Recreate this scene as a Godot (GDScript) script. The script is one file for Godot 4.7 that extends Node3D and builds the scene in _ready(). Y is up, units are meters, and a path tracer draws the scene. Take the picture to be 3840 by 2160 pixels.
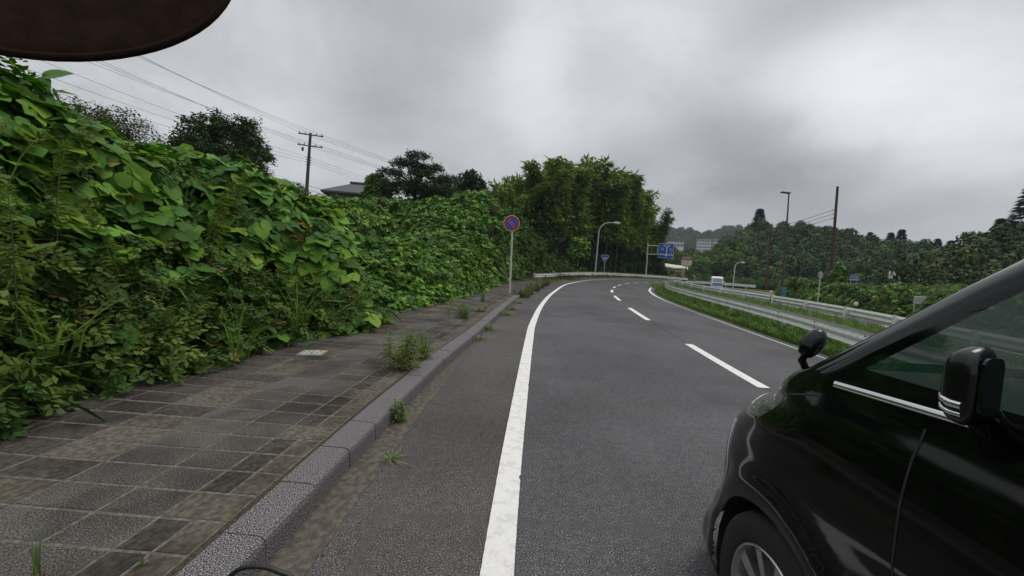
extends Node3D

# ---------------------------------------------------------------- helpers
var rng := RandomNumberGenerator.new()
var taken := {}
var M := {}
var noise := FastNoiseLite.new()

func numbered(called: String, parent: Node = null) -> String:
	var key := called + "|" + (str(parent.get_instance_id()) if parent else "")
	var n: int = taken.get(key, 0)
	taken[key] = n + 1
	return called if n == 0 else "%s_%03d" % [called, n]

func tag(o: Node, label := "", category := "", group := "", kind := ""):
	if label: o.set_meta("label", label)
	if category: o.set_meta("category", category)
	if group: o.set_meta("group", group)
	if kind: o.set_meta("kind", kind)
	return o

func thing(called: String, label: String, category: String, at := Vector3.ZERO, turn := 0.0, group := "") -> Node3D:
	var o := Node3D.new()
	o.name = numbered(called)
	add_child(o, true)
	o.position = at
	o.rotation.y = turn
	tag(o, label, category, group)
	return o

func obj(called: String, mesh: Mesh, material: Material, parent: Node = self) -> MeshInstance3D:
	var o := MeshInstance3D.new()
	o.name = numbered(called, null if parent == self else parent)
	o.mesh = mesh
	o.material_override = material
	parent.add_child(o, true)
	return o

func struct(called: String, mesh: Mesh, material: Material, label := "") -> MeshInstance3D:
	var o := obj(called, mesh, material)
	tag(o, label, "", "", "structure")
	return o

func copy_of(o: Node3D, called: String) -> Node3D:
	var c: Node3D = o.duplicate()
	c.name = numbered(called)
	add_child(c, true)
	return c

func lin(r: float, g: float, b: float, a := 1.0) -> Color:
	var c := Color(r, g, b).linear_to_srgb()
	c.a = a
	return c

func mat(c: Color, rough := 0.8, metal := 0.0, spec := 0.5) -> StandardMaterial3D:
	var m := StandardMaterial3D.new()
	m.albedo_color = c
	m.roughness = rough
	m.metallic = metal
	m.metallic_specular = spec
	return m

func leaf_mat(rough := 0.55, back := 0.5) -> StandardMaterial3D:
	var m := mat(Color.WHITE, rough, 0.0, 0.22)
	m.vertex_color_use_as_albedo = true
	m.cull_mode = BaseMaterial3D.CULL_DISABLED
	m.backlight_enabled = true
	m.backlight = Color(back * 0.8, back, back * 0.35)
	return m

class G:
	var v := PackedVector3Array()
	var n := PackedVector3Array()
	var t := PackedVector2Array()
	var t2 := PackedVector2Array()
	var i := PackedInt32Array()
	func pt(p: Vector3, nn: Vector3, uv := Vector2.ZERO, uv2 := Vector2.ZERO) -> int:
		v.append(p); n.append(nn); t.append(uv); t2.append(uv2)
		return v.size() - 1
	func face(a: int, b: int, c: int):          # counter-clockwise seen from the front
		i.append(a); i.append(c); i.append(b)
	func tri(a: Vector3, b: Vector3, c: Vector3):
		var nn := (b - a).cross(c - a).normalized()
		face(pt(a, nn), pt(b, nn), pt(c, nn))
	func quad(a: Vector3, b: Vector3, c: Vector3, d: Vector3):
		var nn := (c - a).cross(d - b).normalized()
		var k := pt(a, nn); pt(b, nn); pt(c, nn); pt(d, nn)
		face(k, k + 1, k + 2); face(k, k + 2, k + 3)
	func qout(a: Vector3, b: Vector3, c: Vector3, d: Vector3, from: Vector3):
		if (c - a).cross(d - b).dot((a + c) * 0.5 - from) < 0: quad(a, d, c, b)
		else: quad(a, b, c, d)
	func box(c: Vector3, s: Vector3, b := Basis.IDENTITY, bev := 0.0):
		var h := s * 0.5
		var ax := [Vector3(1, 0, 0), Vector3(0, 1, 0), Vector3(0, 0, 1)]
		bev = min(bev, min(h.x, min(h.y, h.z)) * 0.98)
		for k in 3:
			var u := (k + 1) % 3
			var w := (k + 2) % 3
			for sg: float in [-1.0, 1.0]:
				var f := []
				for q in [[-1, -1], [1, -1], [1, 1], [-1, 1]]:
					var p := Vector3.ZERO
					p[k] = sg * h[k]; p[u] = q[0] * (h[u] - bev); p[w] = q[1] * (h[w] - bev)
					f.append(c + b * p)
				qout(f[0], f[1], f[2], f[3], c)
		if bev <= 0.0: return
		for k in 3:
			var u := (k + 1) % 3
			var w := (k + 2) % 3
			for su: float in [-1.0, 1.0]:
				for sw: float in [-1.0, 1.0]:
					var f := []
					for q in [[-1, 0], [1, 0], [1, 1], [-1, 1]]:
						var p := Vector3.ZERO
						p[k] = q[0] * (h[k] - bev)
						p[u] = su * (h[u] if q[1] == 0 else h[u] - bev)
						p[w] = sw * (h[w] - bev if q[1] == 0 else h[w])
						f.append(c + b * p)
					qout(f[0], f[1], f[2], f[3], c)
		for sx: float in [-1.0, 1.0]:
			for sy: float in [-1.0, 1.0]:
				for sz: float in [-1.0, 1.0]:
					var a := c + b * Vector3(sx * h.x, sy * (h.y - bev), sz * (h.z - bev))
					var d := c + b * Vector3(sx * (h.x - bev), sy * h.y, sz * (h.z - bev))
					var e := c + b * Vector3(sx * (h.x - bev), sy * (h.y - bev), sz * h.z)
					if (d - a).cross(e - a).dot(a - c) > 0: tri(a, d, e)
					else: tri(a, e, d)
	func grid(rows: Array, flip := false, uvs := 1.0):
		var base := v.size()
		var nr := rows.size()
		var nc: int = rows[0].size()
		for r in nr:
			for c in nc:
				var p: Vector3 = rows[r][c]
				var du: Vector3 = rows[r][min(c + 1, nc - 1)] - rows[r][max(c - 1, 0)]
				var dv: Vector3 = rows[min(r + 1, nr - 1)][c] - rows[max(r - 1, 0)][c]
				var nn := du.cross(dv).normalized()
				if flip: nn = -nn
				pt(p, nn, Vector2(p.x, p.z) * uvs, Vector2(p.x, p.z) * 0.06)
		for r in nr - 1:
			for c in nc - 1:
				var k := base + r * nc + c
				if flip:
					face(k, k + nc, k + nc + 1); face(k, k + nc + 1, k + 1)
				else:
					face(k, k + 1, k + nc + 1); face(k, k + nc + 1, k + nc)
	func tube(pts: Array, radii: Array, sides := 8, caps := true):
		var base := v.size()
		var up := Vector3(0.13, 0.31, 0.94)
		var last := Vector3.ZERO
		for k in pts.size():
			var d: Vector3 = (pts[min(k + 1, pts.size() - 1)] - pts[max(k - 1, 0)]).normalized()
			var sx := d.cross(up)
			if k > 0: sx = last - d * last.dot(d)
			if sx.length() < 0.01: sx = d.cross(Vector3(0.9, 0.1, 0.2))
			sx = sx.normalized()
			last = sx
			var sy := d.cross(sx).normalized()
			for s in sides:
				var a := TAU * s / sides
				var o := sx * cos(a) + sy * sin(a)
				pt(pts[k] + o * radii[min(k, radii.size() - 1)], o, Vector2(float(s) / sides, k))
		for k in pts.size() - 1:
			for s in sides:
				var a := base + k * sides + s
				var b := base + k * sides + (s + 1) % sides
				face(a, b, b + sides); face(a, b + sides, a + sides)
		if caps:
			for e in 2:
				var k: int = 0 if e == 0 else pts.size() - 1
				var d: Vector3 = (pts[0] - pts[1]).normalized() if e == 0 else (pts[-1] - pts[-2]).normalized()
				var cc := pt(pts[k], d)
				var ring := []
				for s in sides: ring.append(pt(v[base + k * sides + s], d))
				for s in sides:
					if e == 0: face(cc, ring[(s + 1) % sides], ring[s])
					else: face(cc, ring[s], ring[(s + 1) % sides])
	func lathe(prof: Array, sides := 24, b := Basis.IDENTITY, at := Vector3.ZERO):   # profile of (radius, height), round y
		var rows := []
		for p: Vector2 in prof:
			var row := []
			for s in sides + 1:
				var a := TAU * s / sides
				row.append(at + b * Vector3(p.x * cos(a), p.y, -p.x * sin(a)))
			rows.append(row)
		grid(rows)
	func poly(pts: PackedVector2Array, b: Basis, at: Vector3, depth: float):   # outline in x, y; front at +z
		var ids := Geometry2D.triangulate_polygon(pts)
		var fr := at + b.z * depth * 0.5
		var bk := at - b.z * depth * 0.5
		for k in range(0, ids.size(), 3):
			var q := []
			for e in 3: q.append(b * Vector3(pts[ids[k + e]].x, pts[ids[k + e]].y, 0))
			if (q[1] - q[0]).cross(q[2] - q[0]).dot(b.z) < 0: q = [q[0], q[2], q[1]]
			tri(fr + q[0], fr + q[1], fr + q[2])
			tri(bk + q[0], bk + q[2], bk + q[1])
		var cw := Geometry2D.is_polygon_clockwise(pts)
		for k in pts.size():
			var a := b * Vector3(pts[k].x, pts[k].y, 0)
			var c := b * Vector3(pts[(k + 1) % pts.size()].x, pts[(k + 1) % pts.size()].y, 0)
			if cw: quad(bk + c, bk + a, fr + a, fr + c)
			else: quad(bk + a, bk + c, fr + c, fr + a)
	func face_up():                               # leaves: every face shows its front upwards
		for f in range(0, i.size(), 3):
			if n[i[f]].y < 0:
				var q := i[f + 1]
				i[f + 1] = i[f + 2]
				i[f + 2] = q
		for k in n.size():
			if n[k].y < 0: n[k] = -n[k]
	func mesh() -> ArrayMesh:
		var a := []
		a.resize(Mesh.ARRAY_MAX)
		a[Mesh.ARRAY_VERTEX] = v; a[Mesh.ARRAY_NORMAL] = n
		a[Mesh.ARRAY_TEX_UV] = t; a[Mesh.ARRAY_TEX_UV2] = t2; a[Mesh.ARRAY_INDEX] = i
		var m := ArrayMesh.new()
		m.add_surface_from_arrays(Mesh.PRIMITIVE_TRIANGLES, a)
		return m

class Scatter:
	var buf := PackedFloat32Array()
	var count := 0
	func add(t: Transform3D, c: Color):
		var b := t.basis
		buf.append_array(PackedFloat32Array([b.x.x, b.y.x, b.z.x, t.origin.x, b.x.y, b.y.y, b.z.y, t.origin.y, b.x.z, b.y.z, b.z.z, t.origin.z, c.r, c.g, c.b, 1.0]))
		count += 1

func scatter(called: String, s: Scatter, mesh: Mesh, material: Material, parent: Node = self) -> MultiMeshInstance3D:
	var mm := MultiMesh.new()
	mm.transform_format = MultiMesh.TRANSFORM_3D
	mm.use_colors = true
	mm.mesh = mesh
	mm.instance_count = s.count
	mm.buffer = s.buf
	var o := MultiMeshInstance3D.new()
	o.name = numbered(called, null if parent == self else parent)
	o.multimesh = mm
	o.material_override = material
	parent.add_child(o, true)
	o.set_meta("kind", "stuff")
	return o

func facing(normal: Vector3, along: Vector3, size: float) -> Basis:   # y = normal, z = along
	var y := normal.normalized()
	var z := along - y * along.dot(y)
	if z.length() < 0.01: z = y.cross(Vector3(0.3, 0.5, 0.8))
	z = z.normalized()
	return Basis(y.cross(z) * size, y * size, z * size)

func rv() -> Vector3:
	return Vector3(rng.randf_range(-1, 1), rng.randf_range(-1, 1), rng.randf_range(-1, 1))

func smooth_path(p: Array, n: int) -> Array:      # Catmull-Rom, then n evenly spaced points
	var d := []
	for k in p.size() - 1:
		var a: Vector3 = p[max(k - 1, 0)]
		var b: Vector3 = p[k]
		var c: Vector3 = p[k + 1]
		var e: Vector3 = p[min(k + 2, p.size() - 1)]
		for s in 16: d.append(b.cubic_interpolate(c, a, e, s / 16.0))
	d.append(p[-1])
	var ln := [0.0]
	for k in d.size() - 1: ln.append(ln[-1] + d[k].distance_to(d[k + 1]))
	var out := []
	var j := 0
	for k in n:
		var w: float = ln[-1] * k / (n - 1)
		while j < d.size() - 2 and ln[j + 1] < w: j += 1
		out.append(d[j].lerp(d[j + 1], clamp((w - ln[j]) / max(ln[j + 1] - ln[j], 1e-6), 0, 1)))
	return out

func path_length(p: Array) -> float:
	var s := 0.0
	for k in p.size() - 1: s += p[k].distance_to(p[k + 1])
	return s

func offset_path(p: Array, right: float, up := 0.0) -> Array:
	var out := []
	for k in p.size():
		var d: Vector3 = (p[min(k + 1, p.size() - 1)] - p[max(k - 1, 0)])
		d.y = 0
		d = d.normalized()
		out.append(p[k] + Vector3(-d.z, 0, d.x) * right + Vector3(0, up, 0))
	return out

func ribbon(a: Array, b: Array, across := 1, uvs := 0.7) -> ArrayMesh:      # a on the left, b on the right
	var g := G.new()
	var rows := []
	for k in a.size():
		var row := []
		for c in across + 1: row.append(a[k].lerp(b[k], float(c) / across))
		rows.append(row)
	g.grid(rows, false, uvs)
	return g.mesh()

func table(t: Array, x: float) -> float:          # t = [x0, y0, x1, y1, ...], x rising
	if x <= t[0]: return t[1]
	for k in range(0, t.size() - 2, 2):
		if x <= t[k + 2]: return lerp(float(t[k + 1]), float(t[k + 3]), (x - t[k]) / (t[k + 2] - t[k]))
	return t[-1]

func v3(a: Array) -> Array:
	var o := []
	for k in range(0, a.size(), 3): o.append(Vector3(a[k], a[k + 1], a[k + 2]))
	return o

# ---------------------------------------------------------------- textures
func gray_noise(size: int, sd: int, freq: float, type := FastNoiseLite.TYPE_SIMPLEX, oct := 1) -> PackedByteArray:
	var f := FastNoiseLite.new()
	f.seed = sd; f.noise_type = type; f.frequency = freq
	f.fractal_type = FastNoiseLite.FRACTAL_NONE if oct == 1 else FastNoiseLite.FRACTAL_FBM
	f.fractal_octaves = oct
	var im := f.get_seamless_image(size, size)
	im.convert(Image.FORMAT_L8)
	return im.get_data()

func pix(size: int, f: Callable) -> ImageTexture:
	var d := PackedByteArray()
	d.resize(size * size * 3)
	for k in size * size:
		var c: Color = f.call(k)
		d[k * 3] = int(clamp(c.r, 0, 1) * 255); d[k * 3 + 1] = int(clamp(c.g, 0, 1) * 255); d[k * 3 + 2] = int(clamp(c.b, 0, 1) * 255)
	var im := Image.create_from_data(size, size, false, Image.FORMAT_RGB8, d)
	im.generate_mipmaps()
	return ImageTexture.create_from_image(im)

func bump_tex(size: int, data: PackedByteArray, strength: float) -> ImageTexture:
	var im := Image.create_from_data(size, size, false, Image.FORMAT_L8, data)
	im.convert(Image.FORMAT_RGBA8)
	im.bump_map_to_normal_map(strength)
	return ImageTexture.create_from_image(im)

func tri_mat(tex: Texture2D, metres: float, rough := 0.9, tint := Color.WHITE, nrm: Texture2D = null, nscale := 1.0) -> StandardMaterial3D:
	var m := mat(tint, rough, 0, 0.3)
	m.albedo_texture = tex
	m.uv1_triplanar = true
	m.uv1_world_triplanar = true
	m.uv1_scale = Vector3.ONE / metres
	if nrm:
		m.normal_enabled = true
		m.normal_texture = nrm
		m.normal_scale = nscale
	return m

func make_materials():
	var S := 512
	var fine := gray_noise(S, 3, 0.28)
	var fine2 := gray_noise(S, 9, 0.16)
	var mid := gray_noise(S, 5, 0.03, FastNoiseLite.TYPE_SIMPLEX, 3)
	var cell := gray_noise(S, 7, 0.11, FastNoiseLite.TYPE_CELLULAR)
	var big := gray_noise(S, 11, 0.008, FastNoiseLite.TYPE_SIMPLEX, 4)
	var nb := bump_tex(S, fine2, 3.0)
	# asphalt: dark binder with paler and darker chips
	var asph := func(k):
		var a := fine[k] / 255.0
		var b := fine2[(k * 7 + 131) % (S * S)] / 255.0
		var q := 0.40 + (a - 0.5) * 0.14 + (mid[k] / 255.0 - 0.5) * 0.06
		if a > 0.86 and b > 0.52: q += 0.30
		elif a > 0.78 and b > 0.45: q += 0.10
		elif a < 0.2: q -= 0.12
		return Color(q, q * 0.995, q)
	M.asphalt = mat(lin(0.76, 0.75, 0.765), 0.88, 0, 0.3)
	M.asphalt.albedo_texture = pix(S, asph)
	var patch := pix(S, func(k):
		var q := 0.95 + (big[k] / 255.0 - 0.5) * 0.20 + (mid[k] / 255.0 - 0.5) * 0.08
		return Color(q, q, q))
	M.asphalt.detail_enabled = true
	M.asphalt.detail_blend_mode = BaseMaterial3D.BLEND_MODE_MUL
	M.asphalt.detail_uv_layer = BaseMaterial3D.DETAIL_UV_2
	M.asphalt.detail_albedo = patch
	M.asphalt.normal_enabled = true
	M.asphalt.normal_texture = nb
	M.asphalt.normal_scale = 0.25
	M.shoulder = M.asphalt.duplicate()
	M.shoulder.albedo_color = lin(0.72, 0.68, 0.63)
	# speckled granite of the kerb
	var gran := func(k):
		var a := fine2[k] / 255.0
		var b := fine[(k * 3 + 77) % (S * S)] / 255.0
		var q := 0.50 + (a - 0.5) * 0.75 + (b - 0.5) * 0.25
		q = clamp(q, 0.16, 0.78)
		return Color(q, q * 0.98, q * 0.99)
	M.granite = tri_mat(pix(S, gran), 0.75, 0.85, lin(0.66, 0.655, 0.645), nb, 0.8)
	# paving
	var pave := func(k):
		var a := fine2[k] / 255.0
		var b := mid[(k * 5 + 99) % (S * S)] / 255.0
		var q := 0.74 + (a - 0.5) * 0.50 + (b - 0.5) * 0.36
		return Color(q, q, q * 0.98)
	var stain := pix(S, func(k):
		var q := 0.93 + (big[(k * 1 + 4000) % (S * S)] / 255.0 - 0.5) * 0.5 + (mid[k] / 255.0 - 0.5) * 0.22
		return Color(q, q * 0.99, q * 0.97))
	var pt := pix(S, pave)
	var smooth_p := pix(S, func(k):
		var q := 0.78 + (fine[k] / 255.0 - 0.5) * 0.16 + (mid[k] / 255.0 - 0.5) * 0.34
		return Color(q, q * 0.99, q * 0.96))
	M.tile_grey = tri_mat(pt, 0.9, 0.9, lin(0.215, 0.208, 0.198), nb, 0.7)
	M.tile_grey2 = tri_mat(pt, 0.9, 0.9, lin(0.18, 0.172, 0.162), nb, 0.7)
	M.tile_dark = tri_mat(smooth_p, 0.9, 0.9, lin(0.122, 0.11, 0.102), nb, 0.3)
	M.tile_dark2 = tri_mat(pt, 0.9, 0.9, lin(0.145, 0.137, 0.13), nb, 0.5)
	M.tile_tan = tri_mat(smooth_p, 0.9, 0.9, lin(0.215, 0.195, 0.166), nb, 0.3)
	M.tile_tan2 = tri_mat(smooth_p, 0.9, 0.9, lin(0.185, 0.166, 0.14), nb, 0.3)
	for nm in ["tile_grey", "tile_grey2", "tile_dark", "tile_dark2", "tile_tan", "tile_tan2"]:
		var m: StandardMaterial3D = M[nm]
		m.detail_enabled = true
		m.detail_blend_mode = BaseMaterial3D.BLEND_MODE_MUL
		m.detail_uv_layer = BaseMaterial3D.DETAIL_UV_2
		m.detail_albedo = stain
	M.mortar = tri_mat(smooth_p, 0.8, 0.95, lin(0.235, 0.215, 0.198))
	M.gutter = tri_mat(smooth_p, 1.2, 0.95, lin(0.19, 0.172, 0.15), nb, 0.4)
	M.kerb_dirt = tri_mat(smooth_p, 0.5, 1.0, lin(0.10, 0.085, 0.06))
	# paint
	M.paint = mat(Color.WHITE, 0.7, 0, 0.4)
	M.paint.albedo_texture = pix(S, func(k):
		var q := 0.885 + (mid[k] / 255.0 - 0.5) * 0.05
		if fine2[k] > 246 and big[k] > 125: q = 0.6
		q -= 0.05 * smoothstep(0.55, 0.8, big[k] / 255.0)
		return Color(q, q * 0.992, q * 0.975))
	# earth and grass floor
	var soil := pix(S, func(k):
		var a := mid[k] / 255.0
		var b := fine[k] / 255.0
		return Color(0.20 + a * 0.10 + b * 0.06, 0.22 + a * 0.12 + b * 0.05, 0.12 + b * 0.05))
	M.soil = tri_mat(soil, 2.0, 1.0, lin(0.42, 0.48, 0.40))
	M.verge = tri_mat(soil, 1.6, 1.0, lin(1.0, 0.92, 0.75))
	M.ground = tri_mat(soil, 5.0, 1.0, lin(0.8, 0.95, 0.7))
	# metals and plastics
	var galv := pix(256, func(k):
		var q := 0.86 + (mid[k] / 255.0 - 0.5) * 0.24 + (cell[k] / 255.0 - 0.5) * 0.06
		return Color(q, q * 1.0, q * 0.99))
	M.rail = tri_mat(galv, 0.9, 0.5, lin(0.98, 1.0, 0.98))
	M.rail.metallic = 0.1
	M.pole_white = tri_mat(galv, 0.7, 0.6, lin(0.80, 0.80, 0.76))
	M.pole_grey = tri_mat(galv, 0.7, 0.6, lin(0.34, 0.33, 0.31))
	M.pole_dark = tri_mat(galv, 0.7, 0.7, lin(0.11, 0.10, 0.10))
	M.rust = tri_mat(galv, 0.5, 0.8, lin(0.13, 0.062, 0.055))
	M.concrete = tri_mat(smooth_p, 1.0, 0.9, lin(0.42, 0.41, 0.39))
	M.wire = mat(lin(0.05, 0.05, 0.055), 0.6)
	M.sign_red = mat(lin(0.34, 0.016, 0.022), 0.4)
	M.sign_blue = mat(lin(0.012, 0.085, 0.46), 0.4)
	M.guide_blue = mat(lin(0.006, 0.07, 0.36), 0.4)
	M.white = mat(lin(0.76, 0.76, 0.74), 0.5)
	M.grey_plate = mat(lin(0.30, 0.31, 0.31), 0.5, 0.3)
	M.bark = tri_mat(soil, 0.6, 0.95, lin(0.42, 0.34, 0.28))
	M.black_plastic = mat(lin(0.012, 0.012, 0.013), 0.45)
	M.rubber = mat(lin(0.014, 0.014, 0.014), 0.8)
	# foliage
	M.leaf = leaf_mat(0.5, 0.55)
	M.tree_leaf = leaf_mat(0.6, 0.3)
	M.grass = leaf_mat(0.6, 0.5)
	# black car paint
	M.car = mat(lin(0.003, 0.003, 0.0036), 0.07, 0.0, 0.42)
	M.chrome = mat(lin(0.72, 0.72, 0.73), 0.12, 1.0)
	M.alloy = mat(lin(0.55, 0.55, 0.56), 0.3, 0.9)
	M.glass = mat(lin(0.018, 0.062, 0.046, 0.58), 0.03)
	M.glass.transparency = BaseMaterial3D.TRANSPARENCY_ALPHA
	M.glass.cull_mode = BaseMaterial3D.CULL_DISABLED
	M.dark_glass = mat(lin(0.004, 0.005, 0.005), 0.04)
	M.lens = mat(lin(0.10, 0.11, 0.10), 0.05, 0.0, 0.8)
	M.interior = mat(lin(0.012, 0.012, 0.013), 0.7)

# ---------------------------------------------------------------- leaf meshes
func kudzu_leaf(lobes := 3) -> ArrayMesh:
	var g := G.new()
	var prof := [[0.0, 0.0], [0.05, 0.24], [0.20, 0.42], [0.42, 0.50], [0.63, 0.44], [0.82, 0.24], [1.0, 0.0]]
	var sets := [[Vector3(0, 0, 0.45), 0.0, 1.0], [Vector3(0.10, 0, 0.12), 1.15, 0.88], [Vector3(-0.10, 0, 0.12), -1.15, 0.88]]
	for L in lobes:
		var s: Array = sets[L]
		var b := Basis(Vector3.UP, s[1]).rotated(Vector3(0, 0, 1), (0.0 if L == 0 else -0.18 * sign(s[1])))
		var mid := []
		var lf := []
		var rt := []
		for p in prof:
			var z: float = p[0]
			var w: float = p[1]
			var y := -0.20 * z * z + 0.10 * z
			var skew := 1.0 if L == 0 else 1.12
			mid.append(s[0] + b * Vector3(0, y, z) * s[2])
			lf.append(s[0] + b * Vector3(-w * skew, y + w * 0.22 - w * w * 0.25, z - w * 0.12) * s[2])
			rt.append(s[0] + b * Vector3(w, y + w * 0.22 - w * w * 0.25, z - w * 0.12) * s[2])
		for k in 6:
			if k == 0:
				g.tri(mid[0], rt[1], mid[1]) ; g.tri(mid[0], mid[1], lf[1])
			elif k == 5:
				g.tri(mid[5], rt[5], mid[6]); g.tri(mid[5], mid[6], lf[5])
			else:
				g.quad(mid[k], rt[k], rt[k + 1], mid[k + 1]); g.quad(lf[k], mid[k], mid[k + 1], lf[k + 1])
	g.face_up()
	return g.mesh()

func sprig(leaves: int, ll: float, lw: float, sd: int) -> ArrayMesh:     # short twig with small pointed leaves, about 1 long
	var r := RandomNumberGenerator.new()
	r.seed = sd
	var g := G.new()
	for k in leaves:
		var z := 0.1 + 0.9 * k / leaves
		var side := 1.0 if k % 2 == 0 else -1.0
		var o := Vector3(0, 0.05 * sin(z * 6.0), z)
		var d := Vector3(side * r.randf_range(0.5, 1.0), r.randf_range(-0.35, 0.5), r.randf_range(0.1, 0.9)).normalized()
		var w := d.cross(Vector3(r.randf_range(-0.4, 0.4), 1, 0)).normalized() * lw
		var q := ll * r.randf_range(0.75, 1.2)
		g.quad(o, o + d * q * 0.5 + w, o + d * q + Vector3(0, -0.12 * q, 0), o + d * q * 0.5 - w)
	g.face_up()
	return g.mesh()

func leaf_clump(leaves: int, ll: float, lw: float, sd: int, droop := 0.0) -> ArrayMesh:   # tree leaves round a twig end, radius about 1
	var r := RandomNumberGenerator.new()
	r.seed = sd
	var g := G.new()
	for k in leaves:
		var o := Vector3(r.randf_range(-1, 1), r.randf_range(-0.6, 0.6), r.randf_range(-1, 1)) * 0.75
		var d := (Vector3(r.randf_range(-1, 1), r.randf_range(-0.6, 0.3) - droop, r.randf_range(-1, 1)) + o * 0.6).normalized()
		var w := d.cross(Vector3(r.randf_range(-0.6, 0.6), 1, r.randf_range(-0.6, 0.6))).normalized() * lw
		var q := ll * r.randf_range(0.7, 1.25)
		g.quad(o, o + d * q * 0.45 + w, o + d * q, o + d * q * 0.45 - w)
	g.face_up()
	return g.mesh()

func tuft(blades: int, h: float, spread: float, w: float, sd: int) -> ArrayMesh:
	var r := RandomNumberGenerator.new()
	r.seed = sd
	var g := G.new()
	for k in blades:
		var a := r.randf() * TAU
		var out := Vector3(cos(a), 0, sin(a))
		var sd_ := Vector3(-sin(a), 0, cos(a)) * w
		var hh := h * r.randf_range(0.55, 1.1)
		var o := out * spread * 0.25 * r.randf()
		var lean := spread * r.randf_range(0.2, 1.2)
		var p := []
		for s in 4:
			var q := s / 3.0
			p.append(o + out * lean * q * q + Vector3(0, hh * (q - 0.28 * q * q * lean / max(spread, 0.01)), 0))
		for s in 2:
			g.quad(p[s] - sd_ * (1 - s * 0.2), p[s] + sd_ * (1 - s * 0.2), p[s + 1] + sd_ * (0.8 - s * 0.2), p[s + 1] - sd_ * (0.8 - s * 0.2))
		g.tri(p[2] - sd_ * 0.6, p[2] + sd_ * 0.6, p[3])
	g.face_up()
	return g.mesh()

func crown_mesh(quads: int, leaf: float, sd: int, tall := 1.0) -> ArrayMesh:      # a whole far crown of leaf faces, radius about 1
	var r := RandomNumberGenerator.new()
	r.seed = sd
	var g := G.new()
	var lobes := []
	for k in 9:
		var a := r.randf() * TAU
		lobes.append([Vector3(cos(a) * r.randf_range(0.1, 0.62), r.randf_range(-0.5, 0.62) * tall, sin(a) * r.randf_range(0.1, 0.62)), r.randf_range(0.28, 0.5)])
	for k in quads:
		var L: Array = lobes[r.randi() % 9]
		var d := Vector3(r.randf_range(-1, 1), r.randf_range(-0.7, 1), r.randf_range(-1, 1)).normalized()
		var o: Vector3 = L[0] + d * L[1] * r.randf_range(0.7, 1.08)
		var nn := (d + Vector3(r.randf_range(-0.7, 0.7), r.randf_range(-0.2, 0.9), r.randf_range(-0.7, 0.7))).normalized()
		var u := nn.cross(Vector3(r.randf_range(-1, 1), 0.2, r.randf_range(-1, 1))).normalized() * leaf * r.randf_range(0.6, 1.2)
		var w := nn.cross(u).normalized() * leaf * r.randf_range(0.3, 0.6)
		g.quad(o - u, o + w, o + u, o - w)
	g.face_up()
	return g.mesh()

func bamboo_foliage(h: float, sd: int, bend: Vector3) -> ArrayMesh:
	var r := RandomNumberGenerator.new()
	r.seed = sd
	var g := G.new()
	for k in 96:
		var q := 0.36 + 0.64 * pow(k / 95.0, 0.9)
		var o := Vector3(0, h * q, 0) + bend * pow(q, 3.0) * h * 0.22 - Vector3(0, pow(q, 6.0) * h * 0.05, 0)
		var a := k * 2.4 + r.randf() * 0.7
		var len := lerpf(1.7, 0.6, clampf((q - 0.3) / 0.7, 0, 1)) * r.randf_range(0.6, 1.15)
		var d := Vector3(cos(a), 0.42, sin(a)).normalized()
		for m in 9:
			var f := r.randf_range(0.2, 1.0)
			var p := o + d * len * f + Vector3(0, -0.42 * len * f * f, 0) + Vector3(r.randf_range(-1, 1), r.randf_range(-1, 1), r.randf_range(-1, 1)) * 0.13
			var ld := (d * r.randf_range(0.3, 1.0) + Vector3(r.randf_range(-0.8, 0.8), r.randf_range(-1.0, 0.1), r.randf_range(-0.8, 0.8))).normalized()
			var ll := r.randf_range(0.42, 0.75)
			var w := ld.cross(Vector3(r.randf_range(-0.5, 0.5), 1, r.randf_range(-0.5, 0.5))).normalized() * 0.105
			g.quad(p, p + ld * ll * 0.45 + w, p + ld * ll, p + ld * ll * 0.45 - w)
	g.face_up()
	return g.mesh()

func weed_mesh(h: float, leaves: int, ll: float, sd: int, lw := 0.011) -> ArrayMesh:   # upright stem with narrow leaves all the way up
	var r := RandomNumberGenerator.new()
	r.seed = sd
	var g := G.new()
	var bend := Vector3(r.randf_range(-1, 1), 0, r.randf_range(-1, 1)) * 0.16 * h
	for k in leaves:
		var q := 0.12 + 0.88 * pow(float(k) / leaves, 0.8)
		var o := Vector3(0, h * q, 0) + bend * q * q
		var a := k * 2.4
		var d := Vector3(cos(a), lerpf(-0.15, 0.9, q * q), sin(a)).normalized()
		var len := ll * lerpf(1.1, 0.45, q * q) * r.randf_range(0.7, 1.2)
		var w := Vector3(-sin(a), 0, cos(a)) * lw
		var e := o + d * len * 0.55
		g.quad(o, e + w, o + d * len + Vector3(0, -0.35 * len, 0), e - w)
	g.face_up()
	return g.mesh()

func weed_stem(h: float, sd: int) -> ArrayMesh:
	var r := RandomNumberGenerator.new()
	r.seed = sd
	var g := G.new()
	var bend := Vector3(r.randf_range(-1, 1), 0, r.randf_range(-1, 1)) * 0.16 * h
	var p := []
	for s in 5: p.append(Vector3(0, h * s / 4.0, 0) + bend * pow(s / 4.0, 2))
	g.tube(p, [0.006, 0.005, 0.005, 0.004, 0.002], 5)
	return g.mesh()

#@@BODY
# ---------------------------------------------------------------- curves of the place (metres; the rider is at the origin, driving towards -z)
var left_line := []
var lane_line := []
var right_line := []
var right_edge := []
var gutter_edge := []
var kerb_face := []
var rail_left := []
var rail_near := []
var rail_far := []

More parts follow.
